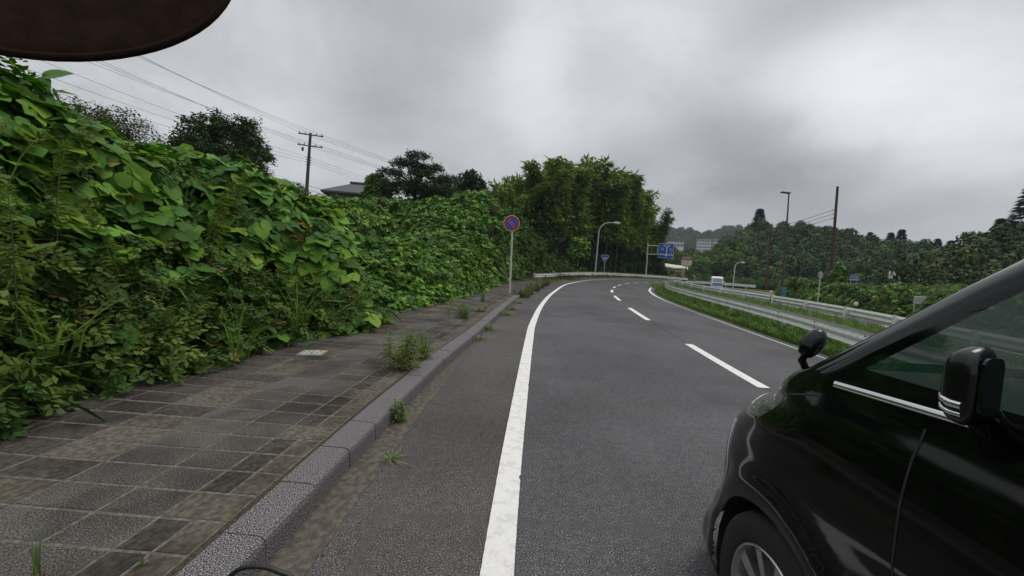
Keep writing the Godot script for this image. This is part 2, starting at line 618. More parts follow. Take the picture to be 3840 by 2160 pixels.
func make_curves():
	left_line = smooth_path(v3([-0.45, 0, 8, -0.22, 0, 3, -0.0, 0, -1.7, 0.14, 0, -4.0, 0.36, 0, -7.17, 0.54, 0, -9.33, 1.08, 0, -13.76, 2.03, 0.02, -19.41, 3.85, 0.06, -27.76, 6.87, 0.14, -35.46, 10.9, 0.21, -41.0, 14.03, 0.22, -44.4, 17.2, 0.21, -46.6, 20.0, 0.15, -49.5]), 260)
	lane_line = smooth_path(v3([2.7, 0, 8, 2.85, 0, 3, 3.0, 0, -1.7, 3.19, 0, -4.86, 3.44, 0, -7.63, 3.77, 0, -10.85, 4.16, 0, -14.01, 4.58, 0, -16.83, 5.04, 0, -19.59, 5.53, 0, -22.02, 6.14, 0, -24.52, 6.84, 0, -26.94, 8.17, 0, -30.9, 9.73, 0, -34.55, 11.39, 0, -37.5, 13.29, 0, -40.5, 15.8, 0, -43.2, 18.5, 0, -46.5]), 260)
	right_line = smooth_path(v3([5.2, -0.12, 8, 5.5, -0.14, 3, 5.75, -0.15, -2, 6.08, -0.16, -7.4, 6.73, -0.16, -13.2, 7.25, -0.16, -17.1, 7.72, -0.15, -20.2, 8.4, -0.13, -23.5, 9.2, -0.10, -26.6, 9.85, -0.08, -28.6, 11.3, -0.05, -32.2, 13.2, -0.05, -36.0, 15.5, -0.1, -39.5]), 260)
	right_edge = offset_path(right_line, 0.32, -0.01)
	gutter_edge = smooth_path(v3([-1.2, 0, 8, -1.0, 0, 3, -0.83, 0, -1.64, -0.79, 0, -2.54, -0.75, 0, -3.51, -0.55, 0, -6.79, -0.33, 0, -9.3, 0.19, 0, -13.2, 0.85, 0.01, -17.3, 2.85, 0.06, -28.0, 5.6, 0.16, -36.2, 9.7, 0.24, -42.1, 13.0, 0.25, -45.6, 16.3, 0.24, -47.9, 19.2, 0.17, -50.5]), 260)
	kerb_face = smooth_path(v3([-1.42, 0, 8, -1.24, 0, 3, -1.04, 0, -1.63, -0.96, 0, -3.3, -0.80, 0, -5.3, -0.58, 0, -7.14, 0.05, 0, -13.25, 0.57, 0, -17.26, 1.25, 0.02, -21.3, 2.5, 0.05, -27.6]), 200)
	rail_left = smooth_path(v3([1.67, 0.60, -30.5, 3.4, 0.65, -34.0, 5.6, 0.72, -38.2, 8.6, 0.78, -42.3, 12.0, 0.76, -46.2, 15.5, 0.72, -48.9, 19.2, 0.64, -51.4, 23.8, 0.46, -54.4]), 120)
	rail_near = smooth_path(v3([5.75, 0.42, 4, 6.15, 0.43, -2, 6.5, 0.45, -6.6, 7.5, 0.45, -10.5, 8.22, 0.45, -14.4, 8.85, 0.45, -18.3, 9.9, 0.46, -24.2, 10.9, 0.50, -28.4, 12.1, 0.51, -31.6]), 140)
	rail_far = smooth_path(v3([9.0, 0.28, 4, 9.9, 0.28, -2, 11.0, 0.29, -7.5, 12.2, 0.3, -11.9, 13.45, 0.3, -16.2, 14.25, 0.3, -20.5, 14.6, 0.3, -24, 14.8, 0.31, -28.5, 15.5, 0.33, -34.5, 16.5, 0.34, -40.5]), 140)

# ---------------------------------------------------------------- sky, light, camera
func make_sky() -> ImageTexture:
	var W := 1024
	var H := 512
	var f := FastNoiseLite.new()
	f.seed = 21; f.frequency = 0.55; f.fractal_type = FastNoiseLite.FRACTAL_FBM; f.fractal_octaves = 5; f.fractal_gain = 0.5
	f.domain_warp_enabled = true
	f.domain_warp_amplitude = 0.9
	f.domain_warp_frequency = 0.4
	var f2 := FastNoiseLite.new()
	f2.seed = 4; f2.frequency = 1.5; f2.fractal_type = FastNoiseLite.FRACTAL_FBM; f2.fractal_octaves = 4
	# bright gaps and dark undersides of the cloud deck: azimuth, elevation, half widths, strength
	var blobs := [[-35, 22, 11, 9, 0.16], [-17, 30, 13, 5, -0.10], [-17, 21, 12, 6, -0.09], [2, 26, 5, 6, 0.28], [1, 20, 9, 5, 0.14], [35, 28, 11, 5, -0.14],
		[38, 22, 6, 4, 0.24], [44, 17, 9, 5, 0.30], [50, 14, 8, 5, 0.26], [27, 17, 8, 4, -0.14], [32, 13, 9, 3.5, -0.12], [-39, 14, 9, 4, 0.07], [-26, 12, 8, 3, 0.07],
		[11, 13, 10, 4, -0.05], [43, 7.5, 9, 3, -0.07], [48, 4.5, 8, 3, 0.06], [18, 29, 8, 4, 0.10], [-60, 25, 14, 9, 0.12], [72, 20, 14, 8, 0.2], [110, 30, 18, 12, -0.1], [-110, 28, 20, 12, 0.15], [160, 24, 20, 10, 0.12], [-165, 20, 18, 8, -0.08]]
	var d := PackedFloat32Array()
	d.resize(W * H * 3)
	for y in H:
		var el := 90.0 - (y + 0.5) / H * 180.0
		for x in W:
			var az := (x + 0.5) / W * 360.0
			if az > 180: az -= 360
			var q := 0.10
			if el > -4.0:
				var e := deg_to_rad(maxf(el, 0.6))
				var a := deg_to_rad(az)
				var dir := Vector3(cos(e) * sin(a), sin(e), -cos(e) * cos(a))
				var p := dir / (dir.y + 0.22)
				var n := f.get_noise_3d(p.x, p.z, 0.0) * 0.15 + f2.get_noise_3d(p.x * 1.2, p.z * 1.2, 5.0) * 0.06
				q = 0.37 + 0.13 * sin(e) + 0.55 * smoothstep(0.5, 1.0, sin(e)) + n * clampf(el / 10.0, 0.25, 1.0)
				for b in blobs:
					var dx: float = absf(az - b[0]) / b[2]
					var dy: float = absf(el - b[1]) / b[3]
					if dx < 2.6 and dy < 2.6: q += b[4] * 0.62 * exp(-(dx * dx + dy * dy)) * (1.0 + n * 5.0)
				q = maxf(q, 0.15)
				if q > 0.56: q = 0.56 + (q - 0.56) * 0.5
			var k := (y * W + x) * 3
			d[k] = q * 0.965; d[k + 1] = q * 0.995; d[k + 2] = q * 1.045
	return ImageTexture.create_from_image(Image.create_from_data(W, H, false, Image.FORMAT_RGBF, d.to_byte_array()))

func make_camera_and_light():
	var cam := Camera3D.new()
	cam.name = "camera"
	add_child(cam)
	var p := atan((1080.0 - 982.0) / 1500.0)
	var ro := deg_to_rad(3.0)
	var up0 := Vector3(0, cos(p), -sin(p))
	var rt := Vector3(1, 0, 0) * cos(ro) + up0 * sin(ro)
	var up := Vector3(-1, 0, 0) * sin(ro) + up0 * cos(ro)
	cam.transform = Transform3D(Basis(rt, up, Vector3(0, sin(p), cos(p))), Vector3(0, 1.4, 0))
	cam.fov = rad_to_deg(2.0 * atan(1080.0 / 1500.0))
	cam.near = 0.02
	cam.far = 3000
	cam.current = true
	var env := Environment.new()
	var sky := Sky.new()
	var pm := PanoramaSkyMaterial.new()
	pm.panorama = make_sky()
	sky.sky_material = pm
	env.background_mode = Environment.BG_SKY
	env.sky = sky
	env.ambient_light_source = Environment.AMBIENT_SOURCE_SKY
	env.tonemap_mode = Environment.TONE_MAPPER_LINEAR
	env.tonemap_exposure = 1.3
	env.sdfgi_enabled = true
	env.ssao_enabled = true
	env.ssil_enabled = true
	env.fog_enabled = true
	env.fog_density = 0.0004
	env.fog_light_color = Color(0.80, 0.84, 0.90)
	var we := WorldEnvironment.new()
	we.name = "world_environment"
	we.environment = env
	add_child(we)
	var sun := DirectionalLight3D.new()
	sun.name = "overcast_sun"
	sun.light_energy = 0.3
	sun.light_color = Color(1.0, 0.98, 0.95)
	sun.light_angular_distance = 25.0
	sun.shadow_enabled = true
	add_child(sun)
	sun.look_at_from_position(Vector3(18, 40, -8), Vector3.ZERO)

# ---------------------------------------------------------------- ground and road
func terrain_y(x: float, z: float) -> float:
	var xr := table([-60, 26, -46.5, 24, -43, 18.3, -39.5, 16.3, -28.5, 14.8, -20.5, 14.25, -11.9, 12.2, -2, 9.9, 10, 8.5], z)
	var xn := table([-60, 27, -44.5, 26, -37.2, 15.4, -28.4, 10.9, -24.2, 9.9, -14.4, 8.2, -6.6, 6.5, 10, 5.4], z) - 0.8
	var h := lerpf(-0.22, -0.42, smoothstep(xn, xr, x))
	h = lerpf(h, -1.16, smoothstep(xr + 0.2, xr + 2.6, x))
	if z < -46: h = lerpf(h, -1.4, smoothstep(-50.0, -60.0, z))
	return h

func make_ground():
	# one sheet to the horizon, finer near the road
	var xs := []
	var zs := []
	var q := -900.0
	while q <= 900.0:
		xs.append(q)
		q += 1.0 if absf(q - 12.0) < 40 else (8.0 if absf(q) < 160 else 60.0)
	q = 300.0
	while q >= -1500.0:
		zs.append(q)
		q -= 1.0 if (q < 12 and q > -64) else (8.0 if absf(q) < 160 else 80.0)
	var rows := []
	for z: float in zs:
		var row := []
		for x: float in xs: row.append(Vector3(x, terrain_y(x, z), z))
		rows.append(row)
	var g := G.new()
	g.grid(rows)
	struct("ground", g.mesh(), M.ground, "green and brown ground under the plants")
	# carriageway in three strips that share their edges
	struct("road", ribbon(left_line, lane_line, 6), M.asphalt, "grey asphalt lane left of the dashed line")
	struct("road", ribbon(lane_line, right_edge, 6), M.asphalt, "grey asphalt lane right of the dashed line")
	struct("road_shoulder", ribbon(offset_path(gutter_edge, -0.05), left_line, 3), M.shoulder, "browner asphalt shoulder left of the solid white line")
	# worn painted lines
	var lf := smooth_path(left_line, 1800)
	var la := offset_path(lf, -0.075, 0.009)
	var lb := offset_path(lf, 0.075, 0.009)
	for k in lf.size():
		la[k] += Vector3(0.002 * noise.get_noise_1d(k * 60.0), 0, 0)
		var chip := noise.get_noise_1d(k * 37.0 + 900.0)
		lb[k] += Vector3(0.002 * noise.get_noise_1d(k * 55.0 + 400.0) - (0.010 if chip > 0.47 else 0.0), 0, 0)
	struct("road_marking", ribbon(la, lb, 2, 1.7), M.paint, "solid white edge line on the left")
	struct("road_marking", ribbon(offset_path(right_line, -0.07, 0.007), offset_path(right_line, 0.06, 0.007), 1, 1.7), M.paint, "solid white edge line along the median")
	var L := path_length(lane_line)
	var fine := smooth_path(lane_line, 1200)
	var ends := [[-4.86, -7.63], [-10.85, -14.01], [-16.83, -19.59], [-22.02, -24.52], [-26.94, -28.75], [-30.9, -32.78], [-34.55, -36.1], [-37.44, -39.02], [-40.7, -41.56], [-42.33, -43.26], [-45.0, -46.0], [1.4, -1.6]]
	for e in ends:
		var seg := []
		for p: Vector3 in fine:
			if p.z <= e[0] and p.z >= e[1]: seg.append(p)
		struct("lane_dash", ribbon(offset_path(seg, -0.075, 0.006), offset_path(seg, 0.075, 0.006), 1, 1.7), M.paint)
	# tar seam down the middle of the carriageway, and grit on the shoulder
	var sa := []
	var sb := []
	for k in range(0, 1200, 2):
		var p: Vector3 = fine[k] + Vector3(0.012 + 0.02 * noise.get_noise_1d(k * 8.0), 0.003, 0)
		if p.z < 3 and p.z > -26:
			var w := 0.006 + 0.006 * absf(noise.get_noise_1d(k * 30.0))
			sa.append(p - Vector3(w, 0, 0)); sb.append(p + Vector3(w, 0, 0))
	struct("road_seam", ribbon(sa, sb, 1), M.tar)
	var grit := Scatter.new()
	for k in 260:
		var i := rng.randi_range(30, 150)
		var p: Vector3 = gutter_edge[i].lerp(left_line[i], pow(rng.randf(), 1.3) * 0.95)
		var c := Color(0.05, 0.045, 0.04) if rng.randf() < 0.7 else Color(0.22, 0.20, 0.17)
		grit.add(Transform3D(Basis(Vector3.UP, rng.randf() * 6).scaled(Vector3.ONE * rng.randf_range(0.003, 0.009)), p + Vector3(0, 0.003, 0)), c)
	var pg := G.new()
	pg.box(Vector3.ZERO, Vector3(1.6, 1.0, 1.2), Basis.IDENTITY, 0.3)
	tag(scatter("grit", grit, pg.mesh(), M.grit), "small dark stones and grit scattered on the road shoulder", "grit")
	# gutter: concrete apron between kerb and asphalt, with a ragged asphalt lip
	var gu := smooth_path(gutter_edge, 500)
	var near_g := []
	for p: Vector3 in gu:
		if p.z > -27.7: near_g.append(p + Vector3(0.006 * sin(p.z * 23.0) + 0.012 * noise.get_noise_2d(p.z * 40.0, 3.0), 0.004, 0))
	var kf := smooth_path(kerb_face, near_g.size())
	struct("gutter", ribbon(offset_path(kf, -0.01, -0.012), near_g, 2), M.gutter, "tan concrete gutter strip along the kerb")
	make_kerb()
	make_sidewalk()
	# verge beyond the end of the kerb
	var ve := []
	var vr := []
	for p: Vector3 in gu:
		if p.z < -26.5: ve.append(p + Vector3(0, 0.006, 0))
	vr = offset_path(ve, -2.6, 0.22)
	struct("verge", ribbon(vr, ve, 4), M.verge, "weedy brown verge under the left guard rail")
	# the opposite carriageway, lower down
	var oc := smooth_path(v3([14.5, -1.06, 6, 17.2, -1.08, -6, 19.6, -1.09, -16, 21.8, -1.1, -26, 24.6, -1.1, -37, 28.6, -1.1, -48, 32.6, -1.1, -57, 34.2, -1.1, -64, 32.5, -1.1, -70.5, 26.5, -1.1, -73.5, 15, -1.1, -75]), 160)
	struct("road", ribbon(offset_path(oc, -3.6), offset_path(oc, 3.6), 4), M.asphalt, "opposite carriageway below the median")
	struct("road_marking", ribbon(offset_path(oc, -3.2, 0.006), offset_path(oc, -3.05, 0.006), 1), M.paint)
	struct("road_marking", ribbon(offset_path(oc, 3.05, 0.006), offset_path(oc, 3.2, 0.006), 1), M.paint)
	var ocf := smooth_path(oc, 900)
	for k in 15:
		var seg := ocf.slice(k * 60, k * 60 + 30)
		struct("lane_dash", ribbon(offset_path(seg, -0.075, 0.006), offset_path(seg, 0.075, 0.006), 1), M.paint)

func make_kerb():
	var root := thing("kerb", "speckled grey granite kerb between the paved sidewalk and the gutter", "kerb")
	root.remove_meta("category")
	tag(root, "speckled grey granite kerb between sidewalk and gutter", "", "", "structure")
	var n := int(path_length(kerb_face) / 0.42)
	var p := smooth_path(kerb_face, n + 1)
	var prof := [Vector2(0, -0.10), Vector2(0.002, 0.085), Vector2(0.008, 0.108), Vector2(0.022, 0.121), Vector2(0.038, 0.126), Vector2(0.196, 0.128), Vector2(0.204, 0.122), Vector2(0.206, -0.1)]
	for k in n:
		var a: Vector3 = p[k]
		var b: Vector3 = p[k + 1]
		var d := (b - a).normalized()
		var lf := Vector3(d.z, 0, -d.x)
		var jit := Vector3(0, rng.randf_range(-0.003, 0.003), 0) + lf * rng.randf_range(-0.004, 0.004)
		a += d * 0.003 + jit
		b -= d * 0.003 - jit
		var g := G.new()
		for s in prof.size() - 1:
			g.quad(a + lf * prof[s].x + Vector3(0, prof[s].y, 0), b + lf * prof[s].x + Vector3(0, prof[s].y, 0), b + lf * prof[s + 1].x + Vector3(0, prof[s + 1].y, 0), a + lf * prof[s + 1].x + Vector3(0, prof[s + 1].y, 0))
		for e in 2:
			var o: Vector3 = a if e == 0 else b
			var c := g.pt(o + lf * 0.1 + Vector3(0, 0.02, 0), -d if e == 0 else d)
			var ids := []
			for q in prof: ids.append(g.pt(o + lf * q.x + Vector3(0, q.y, 0), -d if e == 0 else d))
			for s in prof.size() - 1:
				if e == 0: g.face(c, ids[s], ids[s + 1])
				else: g.face(c, ids[s + 1], ids[s])
		obj("kerb_stone", g.mesh(), M.granite, root)

func make_sidewalk():
	var root := thing("sidewalk", "paved sidewalk", "")
	tag(root, "sidewalk of grey, dark and tan square tiles beside the kerb", "", "", "structure")
	var inner := offset_path(smooth_path(kerb_face, 500), -0.212, 0.0)
	var rows := path_length(inner) / 0.212
	var nr := int(rows)
	var line := smooth_path(inner, nr + 1)
	obj("joint_bed", ribbon(offset_path(line, -2.9, 0.1235), offset_path(line, 0.0, 0.1235), 6), M.mortar, root)
	# dirt packed between the tiles and the kerb
	var da := []
	var db := []
	for k in line.size():
		da.append(line[k] + Vector3(-0.006 - 0.02 * maxf(0, noise.get_noise_2d(k * 9.0, 1.0)), 0.1245, 0))
		db.append(line[k] + Vector3(0.02, 0.1245, 0))
	obj("joint_dirt", ribbon(offset_path(da, -0.01), db, 1), M.kerb_dirt, root)
	var cols := [0.02, 0.175, 0.345, 0.665, 1.075, 1.49, 1.90, 2.33, 2.76]
	var rest := {}
	var singles := 0
	for k in nr:
		var a: Vector3 = line[k]
		var b: Vector3 = line[k + 1]
		var d := (b - a).normalized()
		var lf := Vector3(d.z, 0, -d.x)
		var skip := -1
		for c in cols.size() - 1:
			if c == skip: continue
			var c1 := c + 1
			var m: StandardMaterial3D
			var h := rng.randf()
			match c:
				0: m = M.tile_tan if h < 0.6 else M.tile_tan2
				1:
					m = M.tile_dark if h < 0.75 else M.tile_dark2
				2: m = M.tile_grey2 if h < 0.55 else (M.tile_grey if h < 0.8 else M.tile_dark2)
				3: m = M.tile_grey if h < 0.72 else M.tile_grey2
				4: m = [M.tile_tan, M.tile_tan, M.tile_tan2, M.tile_dark2, M.tile_tan2, M.tile_dark][(k + (k / 5) * 2) % 6]
				_: m = M.tile_dark if h < 0.7 else M.tile_dark2
			if c == 0 and k % 4 == 2:      # every fourth row the tan border tile covers the dark one too
				c1 = 2
				skip = 1
			var x0: float = cols[c] + 0.006
			var x1: float = cols[c1] - 0.006
			var top := 0.126 + rng.randf_range(-0.0015, 0.002)
			var gp := 0.007
			var o := a + lf * x0 + d * gp
			var e := a + lf * x1 + d * gp
			var o2 := b + lf * x0 - d * gp
			var e2 := b + lf * x1 - d * gp
			var ch := 0.004
			var far := a.z < -7.0 or a.z > 1.0
			var g: G
			if far:
				if not rest.has(m): rest[m] = G.new()
				g = rest[m]
			else: g = G.new()
			var t0 := Vector3(0, top, 0)
			var lo := Vector3(0, 0.117, 0)
			var i0 := o + lf * ch + d * ch + t0
			var i1 := o2 + lf * ch - d * ch + t0
			var i2 := e2 - lf * ch - d * ch + t0
			var i3 := e - lf * ch + d * ch + t0
			var mid := (o + e2) * 0.5
			g.qout(i0, i1, i2, i3, mid)
			g.qout(o + lo, o2 + lo, i1, i0, mid); g.qout(o2 + lo, e2 + lo, i2, i1, mid)
			g.qout(e2 + lo, e + lo, i3, i2, mid); g.qout(e + lo, o + lo, i0, i3, mid)
			for e3 in range(g.t2.size()): g.t2[e3] = Vector2(g.v[e3].x, g.v[e3].z) * 0.21
			if not far:
				obj("tile", g.mesh(), m, root)
				singles += 1
	for m in rest:
		tag(obj("far_tiles", rest[m].mesh(), m, root), "", "", "", "stuff")
	print("single tiles ", singles)
	# pale access cover let into the paving
	var c := thing("access_cover", "pale concrete access cover set in the dark paving by the bushes", "access cover", Vector3(-2.46, 0.126, -4.95), 0.14)
	var g := G.new()
	g.box(Vector3(0, 0.004, 0), Vector3(0.30, 0.012, 0.27), Basis.IDENTITY, 0.004)
	obj("cover_frame", g.mesh(), M.concrete, c)
	g = G.new()
	g.box(Vector3(0, 0.0085, 0), Vector3(0.255, 0.006, 0.225), Basis.IDENTITY, 0.003)
	obj("cover_plate", g.mesh(), M.cover_plate, c)
# ---------------------------------------------------------------- plant surfaces
var bank_rows := [
	[4.0, -3.45, [0.12, 0.7, 1.4, 2.0, 2.4, 2.65, 2.7, 2.5, 2.3, 2.3]],
	[-1.0, -3.30, [0.12, 0.8, 1.5, 2.1, 2.5, 2.7, 2.7, 2.5, 2.3, 2.3]],
	[-2.5, -3.25, [0.12, 0.85, 1.6, 2.3, 2.75, 2.9, 2.8, 2.4, 2.2, 2.2]],
	[-3.2, -3.40, [0.12, 0.85, 1.7, 2.5, 3.0, 3.15, 2.9, 2.3, 2.1, 2.1]],
	[-3.9, -3.10, [0.12, 0.75, 1.5, 2.25, 2.85, 3.2, 3.05, 2.3, 2.0, 2.0]],
	[-4.4, -3.05, [0.12, 0.7, 1.35, 2.05, 2.5, 2.8, 2.7, 2.1, 1.8, 1.8]],
	[-5.0, -3.05, [0.12, 0.7, 1.3, 1.85, 2.25, 2.5, 2.45, 2.0, 1.6, 1.6]],
	[-5.9, -2.95, [0.12, 0.75, 1.4, 2.0, 2.4, 2.65, 2.5, 2.0, 1.5, 1.5]],
	[-6.6, -2.30, [0.10, 0.75, 1.5, 2.1, 2.5, 2.7, 2.6, 2.1, 1.5, 1.5]],
	[-7.3, -2.42, [0.15, 1.0, 1.85, 2.35, 2.55, 2.6, 2.4, 1.8, 1.5, 2.0]],
	[-7.9, -2.65, [0.06, 0.2, 0.4, 0.6, 0.75, 0.9, 0.95, 0.9, 1.6, 3.2]],
	[-9.2, -2.60, [0.08, 0.35, 0.6, 0.8, 1.0, 1.15, 1.2, 1.0, 2.2, 3.6]],
	[-11.0, -2.15, [0.08, 0.4, 0.75, 1.0, 1.25, 1.45, 1.5, 1.2, 2.8, 4.0]],
	[-14.0, -1.65, [0.08, 0.5, 0.9, 1.2, 1.45, 1.7, 1.75, 1.4, 3.2, 4.4]],
	[-17.0, -1.15, [0.08, 0.55, 1.0, 1.4, 1.7, 2.0, 2.05, 1.8, 3.3, 4.3]],
	[-20.0, -0.85, [0.1, 0.7, 1.2, 1.7, 2.1, 2.4, 2.5, 2.7, 3.8, 4.5]],
	[-23.0, -0.55, [0.2, 1.2, 2.2, 3.0, 3.6, 4.0, 4.2, 4.2, 4.2, 4.2]],
	[-26.0, -0.2, [0.3, 2.0, 3.5, 4.4, 5.1, 5.5, 5.6, 5.2, 4.6, 4.3]],
	[-29.0, 0.5, [0.3, 1.8, 3.1, 4.1, 4.9, 5.5, 5.8, 5.5, 5.0, 4.6]],
	[-31.0, 1.5, [0.3, 1.6, 2.8, 3.8, 4.6, 5.2, 5.6, 5.9, 6.0, 6.0]],
	[-33.5, 2.8, [0.3, 1.6, 2.5, 3.3, 4.0, 4.7, 5.3, 5.8, 6.0, 6.0]],
	[-37.0, 4.5, [0.3, 1.5, 2.1, 2.6, 3.1, 3.7, 4.3, 4.9, 5.2, 5.2]],
	[-41.0, 7.0, [0.25, 0.9, 1.3, 1.6, 1.9, 2.2, 2.6, 3.0, 3.2, 3.2]],
	[-46.5, 11.6, [0.25, 0.5, 0.7, 0.9, 1.1, 1.4, 1.7, 2.0, 2.2, 2.2]],
	[-50.5, 16.5, [0.2, 0.3, 0.5, 0.7, 0.9, 1.2, 1.5, 1.8, 2.0, 2.0]],
	[-58.0, 27.0, [0.1, 0.2, 0.3, 0.4, 0.5, 0.6, 0.8, 1.0, 1.2, 1.2]]]
var bank_d := [0.0, 0.4, 0.8, 1.2, 1.6, 2.2, 3.0, 4.5, 7.0, 12.0]
var verge_rows := [      # the bushes right of the opposite carriageway; distances run to the right
	[8.0, 17.2, [0.1, 0.9, 1.5, 1.9, 2.2, 2.4, 2.6, 2.8, 2.9, 2.9]],
	[-8.0, 20.0, [0.1, 1.0, 1.7, 2.2, 2.6, 2.9, 3.1, 3.2, 3.2, 3.2]],
	[-14.0, 21.9, [0.1, 1.1, 1.8, 2.4, 2.8, 3.1, 3.3, 3.4, 3.3, 3.2]],
	[-20.0, 23.6, [0.1, 0.9, 1.4, 1.8, 2.1, 2.4, 2.5, 2.6, 2.6, 2.6]],
	[-28.0, 25.6, [0.1, 0.8, 1.2, 1.5, 1.8, 1.9, 2.0, 2.1, 2.1, 2.1]],
	[-36.0, 28.4, [0.1, 0.8, 1.2, 1.5, 1.7, 1.8, 1.8, 1.8, 1.8, 1.8]],
	[-44.0, 30.4, [0.1, 0.9, 1.4, 1.7, 1.9, 1.9, 1.7, 1.6, 1.5, 1.5]],
	[-51.0, 33.6, [0.1, 1.0, 1.6, 2.0, 2.2, 2.2, 1.8, 1.5, 1.3, 1.3]],
	[-55.0, 38.5, [0.1, 0.4, 0.7, 0.9, 1.0, 1.0, 1.0, 1.0, 1.0, 1.0]]]

func plant_point(rows: Array, side: float, base: float, z: float, d: float) -> Vector3:
	var k := 0
	while k < rows.size() - 2 and z < rows[k + 1][0]: k += 1
	var f := clampf((z - rows[k][0]) / (rows[k + 1][0] - rows[k][0]), 0, 1)
	f = f * f * (3 - 2 * f) * 0.6 + f * 0.4
	var j := 0
	while j < bank_d.size() - 2 and d > bank_d[j + 1]: j += 1
	var e := clampf((d - bank_d[j]) / (bank_d[j + 1] - bank_d[j]), 0, 1)
	var h0 := lerpf(rows[k][2][j], rows[k][2][j + 1], e)
	var h1 := lerpf(rows[k + 1][2][j], rows[k + 1][2][j + 1], e)
	var x := lerpf(rows[k][1], rows[k + 1][1], f) + side * d
	var h := lerpf(h0, h1, f)
	var p := Vector3(x, base + h, z)
	var a := minf(1.0, d * 1.2) * clampf(0.4 + absf(z) * 0.03, 0.5, 1.0)
	var n1 := noise.get_noise_3d(p.x * 55.0, p.y * 55.0, p.z * 55.0)
	var n2 := noise.get_noise_3d(p.x * 150.0 + 90.0, p.y * 150.0, p.z * 150.0)
	return p + Vector3(-side * 0.34, 0.34, 0.1) * (n1 * lerpf(1.3, 2.1, smoothstep(-8.0, -14.0, z)) + n2 * 0.6) * a

class Surf:
	var p := []
	var n := []
	var cum := PackedFloat32Array()
	var nu := 0
	var nv := 0
	var floor_y := 0.0
	func build():
		nu = p.size(); nv = p[0].size()
		var s := 0.0
		for u in nu:
			var row := []
			for v in nv:
				var du: Vector3 = p[min(u + 1, nu - 1)][v] - p[max(u - 1, 0)][v]
				var dv: Vector3 = p[u][min(v + 1, nv - 1)] - p[u][max(v - 1, 0)]
				var nn := du.cross(dv).normalized()
				if nn.y < -0.05 or nn.length() < 0.5: nn = -nn
				row.append(nn)
			n.append(row)
		for u in nu - 1:
			for v in nv - 1:
				s += (p[u + 1][v] - p[u][v]).cross(p[u][v + 1] - p[u][v]).length()
				cum.append(s)
	func area() -> float: return cum[-1]
	func pick(rng: RandomNumberGenerator) -> Array:
		var k := mini(cum.bsearch(rng.randf() * cum[-1]), cum.size() - 1)
		var u := k / (nv - 1)
		var v := k % (nv - 1)
		var a := rng.randf()
		var b := rng.randf()
		var q: Vector3 = p[u][v].lerp(p[u + 1][v], a).lerp(p[u][v + 1].lerp(p[u + 1][v + 1], a), b)
		return [q, n[u][v]]

func plant_surf(rows: Array, side: float, base: float, z0: float, z1: float, dmax: float, step: float) -> Surf:
	var s := Surf.new()
	s.floor_y = base
	var nz := int((z0 - z1) / step) + 2
	var ds := []
	var d := 0.0
	while d < dmax:
		ds.append(d)
		d += 0.16 if d < 2.0 else (0.35 if d < 5 else 0.9)
	for k in nz:
		var row := []
		for dd: float in ds: row.append(plant_point(rows, side, base, lerpf(z0, z1, float(k) / (nz - 1)), dd))
		s.p.append(row)
	s.build()
	return s

func kudzu_color(p := Vector3.ZERO) -> Color:
	var h := clampf(rng.randf() * 0.8 + 0.1 - 0.55 * noise.get_noise_3d(p.x * 45.0, p.y * 45.0, p.z * 45.0), 0.0, 1.0)
	if rng.randf() < 0.012: return Color(0.24, 0.21, 0.045)
	var c: Color
	if h < 0.16: c = Color(0.175, 0.285, 0.036)
	elif h < 0.42: c = Color(0.118, 0.235, 0.030)
	elif h < 0.74: c = Color(0.075, 0.165, 0.026)
	else: c = Color(0.045, 0.108, 0.022)
	var q := rng.randf_range(0.85, 1.6)
	return Color(c.r * q, c.g * q, c.b * q)

func shrub_color() -> Color:
	var h := rng.randf()
	var c: Color
	if h < 0.4: c = Color(0.048, 0.098, 0.022)
	elif h < 0.75: c = Color(0.070, 0.120, 0.024)
	elif h < 0.92: c = Color(0.100, 0.140, 0.028)
	else: c = Color(0.10, 0.105, 0.030)
	var q := rng.randf_range(0.8, 1.5)
	return Color(c.r * q, c.g * q, c.b * q)

func bank_mesh(s: Surf, depth: float) -> ArrayMesh:
	var g := G.new()
	var rows := []
	for u in s.nu:
		var row := []
		for v in range(s.nv - 1, -1, -1): row.append(s.p[u][v] - s.n[u][v] * depth * minf(1.0, 0.25 + v * 0.25))
		if row[0].x > row[-1].x: row.reverse()
		rows.append(row)
	g.grid(rows, false)
	return g.mesh()

